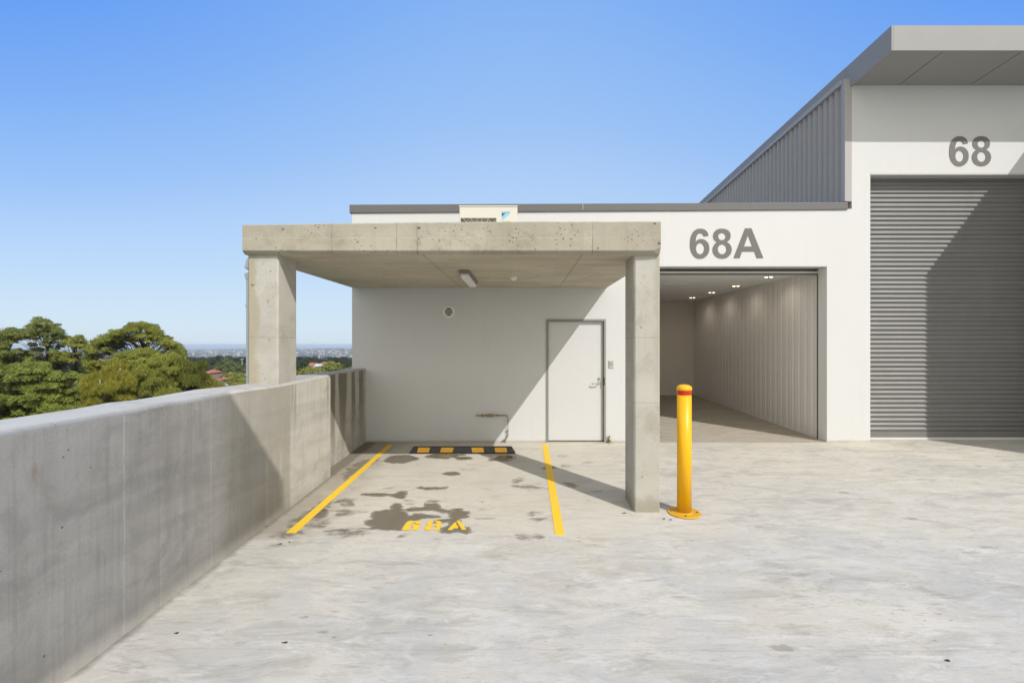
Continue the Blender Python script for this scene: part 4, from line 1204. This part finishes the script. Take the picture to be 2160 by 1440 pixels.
# ================================================================== VEGETATION
def quads(P, name):
    n = len(P)
    me = bpy.data.meshes.new(name)
    me.vertices.add(4 * n); me.vertices.foreach_set('co', P.reshape(-1).astype(np.float32))
    me.loops.add(4 * n); me.loops.foreach_set('vertex_index', np.arange(4 * n, dtype=np.int32))
    me.polygons.add(n); me.polygons.foreach_set('loop_start', np.arange(0, 4 * n, 4, dtype=np.int32))
    me.polygons.foreach_set('loop_total', np.full(n, 4, dtype=np.int32))
    me.update(calc_edges=True)
    return me
def unit(n):
    v = rng.normal(size=(n, 3)); return v / np.linalg.norm(v, axis=1, keepdims=True)
def leaves(c, rad, n, size, droop=False):
    """n leaf faces on and inside an umbrella-shaped clump"""
    d = unit(n)
    d[:, 2] = np.where(d[:, 2] < -0.25, -d[:, 2], d[:, 2])
    d /= np.linalg.norm(d, axis=1, keepdims=True)
    rr = (1 - 0.45 * rng.random(n) ** 2.2 + 0.22 * (rng.random(n) < 0.12))[:, None]
    # lumpy outline
    lump = 1 + 0.26 * np.sin(d[:, :1] * 5 + c[0] * 3) * np.cos(d[:, 1:2] * 6 + c[2] * 2)
    p = np.array(c) + d * rr * lump * np.array(rad)
    if droop:
        a = np.tile(np.array([0, 0, -1.0]), (n, 1)) + 0.45 * unit(n)
        a /= np.linalg.norm(a, axis=1, keepdims=True)
        b = np.cross(a, unit(n)); b /= np.linalg.norm(b, axis=1, keepdims=True)
        L = size * (2.2 + 1.6 * rng.random(n))[:, None]; W = size * (0.20 + 0.12 * rng.random(n))[:, None]
    else:
        nm = d * 1.25 + 0.6 * unit(n) + np.array([0, 0, 0.35]); nm /= np.linalg.norm(nm, axis=1, keepdims=True)
        a = np.cross(nm, unit(n)); a /= np.linalg.norm(a, axis=1, keepdims=True)
        b = np.cross(nm, a)
        L = size * (0.7 + 0.7 * rng.random(n))[:, None]; W = L * 0.55
    return np.stack([p - a * L / 2, p + b * W / 2, p + a * L / 2, p - b * W / 2], axis=1)

def limb(bm, a, b, r0, r1, bend=0.12, n=5):
    a = Vector(a); b = Vector(b); L = (b - a).length
    off = Vector((rnd.uniform(-1, 1), rnd.uniform(-1, 1), rnd.uniform(-0.2, 0.6))) * L * bend
    pts_ = []
    for i in range(n + 1):
        t_ = i / n
        pts_.append(a.lerp(b, t_) + off * math.sin(t_ * math.pi))
    tube(bm, pts_, [r0 + (r1 - r0) * i / n for i in range(n + 1)], 6)

def near_tree(label, Z, clumps, trunk_px, base_z, leafm, barkm, size=0.105, dens=620, droop=False, thick=1.0, fill=(), zj=2.2, cat='tree', name='tree', under=True):
    tx = (trunk_px[0] - PX) * Z / FP; tz = CAMZ + (PY - trunk_px[1]) * Z / FP
    t = thing(name, (tx, Z, base_z), label, cat, None)
    L = []; C = []
    clumps = list(clumps)
    if not droop and under:
        extra = []
        for cpx, cpy, rx, ry in clumps:
            extra.append((cpx + rnd.uniform(-4, 4), cpy + ry * 0.5, rx * 1.08, ry * 1.05))
            if rnd.random() < 0.8: extra.append((cpx + rnd.uniform(-9, 9), cpy + ry * rnd.uniform(1.0, 1.7), rx * 0.75, ry * 0.85))
        clumps += extra
    for cpx, cpy, rx, ry in clumps + list(fill):
        zz = Z + rnd.uniform(-1, 1) * zj
        c = ((cpx - PX) * zz / FP, zz, CAMZ + (PY - cpy) * zz / FP)
        k = zz / FP
        rad = (rx * k, rx * k * thick, ry * k * (1.18 if not droop else 1.05))
        area = rx * ry / (13 * 8.0)
        L.append(leaves((c[0], c[1], c[2]), rad, int(dens * area * (1 if not droop else 1.2)) + 20, size, droop))
        # smaller satellites break the outline
        for q in range(4):
            an = rnd.uniform(0, 2 * math.pi)
            cc = (c[0] + rad[0] * 0.9 * math.cos(an), c[1] + rad[1] * 0.6 * rnd.uniform(-1, 1), c[2] + rad[2] * 0.85 * abs(math.sin(an)) - 0.1 * rad[2])
            L.append(leaves(cc, (rad[0] * 0.42, rad[0] * 0.42, rad[2] * 0.45), int(dens * area * 0.20) + 6, size, droop))
        C.append(c)
    P = np.concatenate(L) - np.array(t.location)[None, None, :]
    me = quads(P, 'crown')
    o = link('crown', me, leafm, None); o.parent = t
    bm = NB()
    topz = tz
    H = topz - base_z
    tr = max(0.10, 0.02 * H)
    nodes = [Vector((tx + 0.25 * mnoise.noise(Vector((i * 0.9, tx, 0))), Z + 0.25 * mnoise.noise(Vector((i * 0.9, 5, tx))), base_z + H * i / 10)) for i in range(11)]
    tube(bm, nodes, [tr * (1 - 0.75 * i / 10) for i in range(11)], 8)
    for c in C:
        zt_ = min(topz, c[2] - abs(c[0] - tx) * 0.45 - 0.3)
        f = max(0.05, min(0.98, (zt_ - base_z) / H))
        s = nodes[min(10, int(f * 10))]
        limb(bm, s, (c[0], c[1], c[2] + 0.02), 0.035 + 0.02 * rnd.random(), 0.012)
        for q in range(2):
            limb(bm, Vector(s).lerp(Vector(c), 0.6), (c[0] + rnd.uniform(-0.4, 0.4), c[1] + rnd.uniform(-0.4, 0.4), c[2] + rnd.uniform(-0.1, 0.1)), 0.016, 0.006, n=3)
    bmesh.ops.translate(bm, verts=bm.verts, vec=-Vector(t.location))
    me = bpy.data.meshes.new('trunk'); bm.to_mesh(me); bm.free()
    o = link('trunk', me, barkm, None); o.parent = t
    return t
def fillreg(x0, x1, ytop, ybot, n, rx, ry, mind=0.75):
    out = []; tries = 0
    while len(out) < n and tries < n * 40:
        tries += 1
        x = rnd.uniform(x0, x1); yt = ytop(x) if callable(ytop) else ytop
        y_ = rnd.uniform(yt, ybot)
        s = rnd.uniform(0.75, 1.25)
        if all(((x - a) / rx) ** 2 + ((y_ - b) / ry) ** 2 > (mind * 1.2) ** 2 for a, b, _, _ in out): out.append((x, y_, rx * s, ry * s))
    return out
BZ = -12.4
A1 = [(88, 679, 13, 8), (72, 689, 10, 7), (106, 690, 14, 8), (122, 702, 11, 8), (134, 712, 9, 6), (60, 699, 13, 7), (47, 710, 12, 6), (75, 707, 12, 6), (90, 700, 12, 5), (112, 716, 11, 5),
      (97, 728, 8, 4), (80, 739, 11, 5), (112, 743, 9, 5), (66, 726, 7, 3), (56, 748, 11, 7), (128, 730, 7, 4)]
near_tree('tall dark green tree with a pointed crown and visible trunk at far left', 46, A1, (100, 698), BZ, M['leaf_green'], M['bark'])
A2 = [(22, 702, 15, 9), (3, 713, 14, 8), (24, 715, 13, 7), (2, 732, 14, 9), (8, 746, 12, 8), (-14, 704, 14, 9), (38, 741, 8, 5), (27, 752, 9, 6), (-20, 725, 16, 14), (-42, 712, 20, 12), (-40, 740, 24, 14)]
near_tree('dark green tree cut by the left edge of the view', 47, A2, (14, 712), BZ, M['leaf_green'], M['bark'])
A3 = [(148, 719, 11, 7), (164, 715, 11, 7), (174, 725, 9, 6), (158, 728, 13, 5), (132, 748, 14, 7), (146, 757, 13, 6), (120, 757, 13, 6), (164, 745, 6, 3)]
near_tree('olive green rounded tree between the pointed tree and the wide domed tree', 46, A3, (158, 722), BZ, M['leaf_olive'], M['bark'])
near_tree('bushy green tree filling the lower left above the parapet', 41, fillreg(-30, 62, 765, 892, 40, 14, 9, 0.6), (36, 790), BZ, M['leaf_bright'], M['bark'], zj=3)
near_tree('bushy bright green tree with dark gaps between round leaf clumps', 40, fillreg(55, 128, lambda x: 772 if x < 100 else 792, 885, 32, 13, 9, 0.6), (92, 800), BZ, M['leaf_bright'], M['bark'], zj=3)
near_tree('narrow green tree of small round clumps beside the golden casuarina', 39, fillreg(138, 184, lambda x: 786, 872, 13, 11, 8), (158, 800), BZ, M['leaf_bright'], M['bark'], zj=2)
near_tree('dark leafy tree standing behind the bright green trees', 50, fillreg(-60, 200, lambda x: 757, 860, 80, 16, 9, 0.6), (110, 770), BZ, M['leaf_green'], M['bark'], zj=3)
B1 = [(284, 690, 12, 7), (321, 692, 12, 7), (336, 703, 9, 7), (351, 716, 10, 7), (365, 727, 10, 7), (379, 738, 9, 7), (268, 699, 10, 7), (245, 703, 12, 7), (222, 712, 12, 7), (205, 724, 12, 8), (190, 738, 10, 9),
      (298, 688, 18, 8), (322, 699, 13, 8), (333, 709, 10, 7), (283, 699, 13, 7), (256, 704, 15, 7), (236, 711, 14, 7), (214, 720, 14, 8), (199, 733, 13, 8), (340, 716, 10, 6), (346, 724, 11, 6), (358, 731, 9, 5),
      (373, 734, 12, 8), (385, 748, 9, 9), (300, 711, 14, 6), (278, 713, 9, 5), (262, 717, 13, 6), (242, 726, 16, 7), (224, 737, 13, 7), (198, 752, 15, 8), (192, 768, 13, 9), (318, 716, 9, 4), (208, 770, 12, 8), (215, 792, 16, 11)]
near_tree('wide domed olive tree, the largest above the parapet wall', 45, B1, (303, 706), BZ, M['leaf_olive'], M['bark'])
C1 = fillreg(238, 372, lambda x: 745 + 0.0016 * (x - 300) ** 2, 812, 60, 14, 8, 0.55)
near_tree('dense yellow green tree in front of the domed crown', 43, C1, (300, 755), BZ, M['leaf_olive'], M['bark'], zj=2.5)
near_tree('golden wispy casuarina at the left of the golden trees', 34, fillreg(186, 232, lambda x: 805 - 14 * math.exp(-((x - 214) / 14) ** 2), 876, 20, 12, 12), (214, 800), BZ, M['needle_gold'], M['bark_pale'], size=0.10, dens=420, droop=True, zj=1.2, name='casuarina_tree')
near_tree('golden casuarina with a pale bare stem among the needles', 35, fillreg(222, 275, lambda x: 780 + 0.02 * (x - 250) ** 2, 868, 24, 12, 13), (252, 776), BZ, M['needle_gold'], M['bark_pale'], size=0.10, dens=380, droop=True, zj=1.2, name='casuarina_tree')
near_tree('grey green casuarina with a soft rounded top', 37, fillreg(268, 365, lambda x: 762 + 0.010 * (x - 345) ** 2 * (1 if x < 345 else 0), 862, 44, 13, 13), (330, 775), BZ, M['leaf_olive'], M['bark_pale'], size=0.09, dens=400, droop=True, zj=1.5, name='casuarina_tree')
near_tree('deep olive casuarina sloping down towards the right', 38, fillreg(352, 408, lambda x: 752 + 0.55 * max(0, x - 375), 852, 26, 12, 13), (376, 760), BZ, M['needle_dark'], M['bark_pale'], size=0.10, dens=420, droop=True, zj=1.5, name='casuarina_tree')
near_tree('slim dark casuarina, rightmost of the golden trees', 39, fillreg(404, 428, lambda x: 766 + 1.0 * abs(x - 422), 838, 13, 9, 11), (420, 764), BZ, M['needle_dark'], M['bark_pale'], size=0.10, dens=420, droop=True, zj=1.0, name='casuarina_tree')
near_tree('low yellow green tree just above the parapet left of the column', 48, fillreg(428, 462, lambda x: 798 + 0.3 * max(0, x - 440), 830, 10, 10, 8), (444, 800), BZ, M['needle_gold'], M['bark'], size=0.10, dens=330, zj=1.0)
near_tree('flat golden treetop peeping over the parapet beside the downpipe', 60, fillreg(462, 505, 811, 826, 8, 11, 5), (484, 812), BZ, M['needle_gold'], M['bark'], size=0.13, dens=300, zj=1.0)

# --- generic far tree models, copied
def far_proto(h, wdt, nclump, dens, size, leafm, seed):
    r_ = random.Random(seed)
    L = []; bm = NB()
    tube(bm, [(0, 0, 0), (0.2, 0.1, h * 0.45), (0.1, 0, h * 0.8)], [0.3, 0.22, 0.1], 6)
    for k in range(nclump):
        a = r_.uniform(0, 6.28); q = math.sqrt(r_.random()); u = r_.random()
        z = h * (0.42 + 0.5 * u); rr = wdt / 2 * q * (1 - 0.55 * u ** 2)
        c = (rr * math.cos(a), rr * math.sin(a), z)
        s = wdt * r_.uniform(0.12, 0.2)
        L.append(leaves(c, (s, s, s * 0.65), dens, size))
        tube(bm, [(0.1, 0, h * 0.35 + 0.2 * h * u), ((c[0]) * 0.6, c[1] * 0.6, z - s * 0.7), c], [0.10, 0.07, 0.03], 4)
    me = quads(np.concatenate(L), 'crown'); me.materials.append(leafm)
    mt = bpy.data.meshes.new('trunk'); bm.to_mesh(mt); bm.free(); mt.materials.append(M['bark_pale'])
    return me, mt
def far_tree(protos, x, y, z, s, rot, label, group, name='tree'):
    t = thing(name, (x, y, z), label, 'tree', group)
    t.rotation_euler.z = rot; t.scale = (s[0], s[0], s[1])
    for nm, me in zip(('crown', 'trunk'), protos):
        o = bpy.data.objects.new(nm, me); COL.objects.link(o); o.parent = t
dark = [far_proto(13, 11, 34, 150, 0.55, M['leaf_far'], 3 + k) for k in range(3)]
pale = [far_proto(9, 9, 30, 150, 0.42, M['leaf_pale'], 13 + k) for k in range(2)]
green = [far_proto(9, 9, 30, 150, 0.42, M['leaf_olive'], 23 + k) for k in range(2)]
def at(px, Z): return (px - PX) * Z / FP
k = 0
for row, (Z, dpx) in enumerate(((395, 15), (345, 17))):
    px = 384 + row * 7
    while px < 760:
        zz = Z + rnd.uniform(-14, 14); x = at(px, zz)
        top = 752 if px < 545 else 755
        hgt = -(top + rnd.uniform(-3.5, 4) + row * 6 - PY) * zz / FP + CAMZ
        gz_ = terr(x, zz)
        hh = max(9, hgt - gz_)
        far_tree(dark[k % 3], x, zz, gz_, (1.0 + 0.25 * rnd.random(), hh / 12.6), rnd.uniform(0, 6), 'dark tree standing in the far belt of trees beyond the houses', 'dark far belt of trees')
        k += 1; px += dpx * rnd.uniform(0.8, 1.2)
for i, (px, Z, h, pr, lab) in enumerate((
    (476, 190, 10.6, pale, 'pale green tree below the dark belt, left of the downpipe'),
    (492, 180, 8.8, pale, 'spreading pale green tree right of the orange house'),
    (510, 170, 8.5, pale, 'pale green tree just left of the downpipe'),
    (462, 240, 7.0, green, 'small green tree by the white wall of the far houses'),
    (520, 235, 12.0, dark, 'round dark tree beside the left column'),
    (500, 150, 6.2, green, 'low green tree above the parapet near the column'),
    (524, 140, 5.0, green, 'bright green shrub tree at the foot of the downpipe view'),
    (640, 170, 9.0, dark, 'dark green tree just right of the left column'),
    (634, 140, 5.0, green, 'small bright green tree at the left column base'),
    (655, 155, 7.5, green, 'yellow green tree right of the left column, below the orange roofs'),
    (698, 165, 9.2, green, 'bright green spreading tree in the gap under the canopy'),
    (684, 150, 6.2, green, 'lower bright green tree below the spreading one'),
    (722, 175, 8.6, dark, 'dark tree near the white wall corner'),
    (737, 160, 7.2, green, 'green tree against the white wall corner'),
    (712, 230, 10.5, dark, 'dark round tree behind the spreading bright tree'))):
    x = at(px, Z)
    far_tree(pr[i % len(pr)], x, Z, terr(x, Z), (0.95 if pr is not dark else 0.85, h / (9.0 if pr is not dark else 13.0)), i * 1.3, lab, None)

# --- far houses
def house(px0, px1, pybase, pyeave, pyridge, Z, wallm, roofm, label, hip=True, depth=9, rot=0):
    x0, x1 = at(px0, Z), at(px1, Z)
    gz_ = terr((x0 + x1) / 2, Z)
    ze = CAMZ + (PY - pyeave) * Z / FP; zr = CAMZ + (PY - pyridge) * Z / FP
    t = thing('house', ((x0 + x1) / 2, Z, gz_), label, 'house')
    obj('wall', boxes((x0 + 0.4, x1 - 0.4, Z + 0.4, Z + depth - 0.4, gz_ - 1, ze)), wallm, t)
    bm = NB(); c = min((x1 - x0) * 0.3, 3) if hip else 0.0
    ym = Z + depth / 2
    a = [bm.verts.new(p) for p in ((x0, Z, ze), (x1, Z, ze), (x1, Z + depth, ze), (x0, Z + depth, ze))]
    r1, r2 = bm.verts.new((x0 + c, ym, zr)), bm.verts.new((x1 - c, ym, zr))
    for f in ((a[0], a[1], r2, r1), (a[2], a[3], r1, r2), (a[1], a[2], r2), (a[3], a[0], r1), (a[3], a[2], a[1], a[0])): bm.faces.new(f)
    obj('roof', bm, roofm, t)
    nw = max(2, int((x1 - x0) / 4))
    for i in range(nw):
        wx = x0 + (x1 - x0) * (i + 0.5) / nw
        obj('window', boxes((wx - 0.7, wx + 0.7, Z + 0.34, Z + 0.39, ze - 2.0, ze - 0.7)), M['glass'], t)
    return t
house(424, 441, 794, 787, 781, 175, M['house_brick'], M['roof_tile'], 'house with a bright orange hipped roof right of the casuarinas')
house(441, 472, 792, 788, 785.5, 240, M['house_white'], M['roof_pale'], 'long low white building with a flat pale roof below the dark trees', hip=False, depth=14)
house(451, 472, 806, 802, 797, 160, M['house_white'], M['roof_tile'], 'house with faded pink tiled roof above the low golden treetop')
house(476, 500, 810, 806.5, 803, 150, M['house_brick'], M['roof_tile'], 'brick house with red tiled roof partly hidden by green trees')
house(446, 468, 823, 818, 815, 100, M['house_white'], M['roof_pale'], 'white metal shed roof just above the parapet', hip=False)
house(632, 668, 776, 771, 766, 262, M['house_white'], M['roof_tile'], 'long building with orange tiled roof right of the left column', depth=12)
house(670, 686, 776, 768.5, 763.5, 250, M['house_white'], M['roof_tile'], 'taller house with bright orange hipped roof beyond the bay')
house(661, 674, 778, 773, 768, 235, M['house_white'], M['roof_pale'], 'small white gabled house in front of the long orange roof', hip=False, depth=7)
house(515, 531, 792, 789, 787, 230, M['house_white'], M['roof_pale'], 'white flat house left of the column among green trees', hip=False)
bx = at(663, 1400); bt = CAMZ + (PY - 748) * 1.4
t = thing('tower_block', (bx, 1400, terr(bx, 1400)), 'distant dark stepped tower block rising above the tree belt', 'building')
obj('tower', boxes((bx - 6, bx + 6, 1400, 1415, terr(bx, 1400) - 2, bt - 1.5)), M['asphalt'], t)
obj('crown_block', boxes((bx - 3.5, bx + 3.5, 1402, 1412, bt - 1.5, bt + 2)), M['asphalt'], t)
lx = at(510.5, 200)
t = thing('light_pole', (lx, 200, terr(lx, 200)), 'tall thin grey light pole in front of the dark belt of trees', 'light pole')
bm = NB(); tube(bm, [(lx, 200, terr(lx, 200)), (lx, 200, CAMZ + (PY - 757) * 0.2)], [0.12, 0.07], 8); obj('pole', bm, M['downpipe'], t)
zt_ = CAMZ + (PY - 757) * 0.2
obj('lamp_head', boxes((lx - 0.6, lx + 0.6, 199.8, 200.2, zt_ - 0.15, zt_)), M['downpipe'], t)

# --- the far suburb: past counting
N = 8200
V = []
bm_list = []
P = []
for i in range(N):
    u = rnd.random(); r = 1500 * (9200 / 1500) ** (u ** 0.8)
    a = rnd.uniform(math.radians(92), (math.radians(142) if i % 5 < 3 else math.radians(200)))
    x, y_ = r * math.cos(a), r * math.sin(a)
    z = terr(x, y_)
    w_, d_, h_ = rnd.uniform(7, 17), rnd.uniform(7, 14), rnd.uniform(4, 8) * (1 if rnd.random() < 0.93 else 3)
    x0, x1, y0, y1, z0, z1 = x - w_ / 2, x + w_ / 2, y_ - d_ / 2, y_ + d_ / 2, z - 3, z + h_
    P += [[(x0, y0, z0), (x1, y0, z0), (x1, y0, z1), (x0, y0, z1)], [(x1, y0, z0), (x1, y1, z0), (x1, y1, z1), (x1, y0, z1)],
          [(x0, y1, z0), (x0, y0, z0), (x0, y0, z1), (x0, y1, z1)], [(x0, y0, z1), (x1, y0, z1), (x1, y1, z1), (x0, y1, z1)]]
me = quads(np.array(P), 'far_suburb'); me.materials.append(M['town'])
o = bpy.data.objects.new('far_suburb', me); COL.objects.link(o); o['kind'] = 'stuff'
L = []
for i in range(15000):
    u = rnd.random(); r = 520 * (9000 / 520) ** (u ** 0.85)
    if i % 5 >= 3: r = 150 * (9000 / 150) ** u
    a = rnd.uniform(math.radians(92), (math.radians(142) if i % 5 < 3 else math.radians(200)))
    if i % 5 >= 3: a = rnd.uniform(math.radians(147 if r < 700 else 140), math.radians(200))
    x, y_ = r * math.cos(a), r * math.sin(a)
    s = rnd.uniform(5, 9) * (1 + r / 6000)
    L.append(leaves((x, y_, terr(x, y_) + s * 0.5), (s, s, s * 0.75), 26, s * 0.55))
me = quads(np.concatenate(L), 'far_woodland'); me.materials.append(M['leaf_far'])
o = bpy.data.objects.new('far_woodland', me); COL.objects.link(o); o['kind'] = 'stuff'
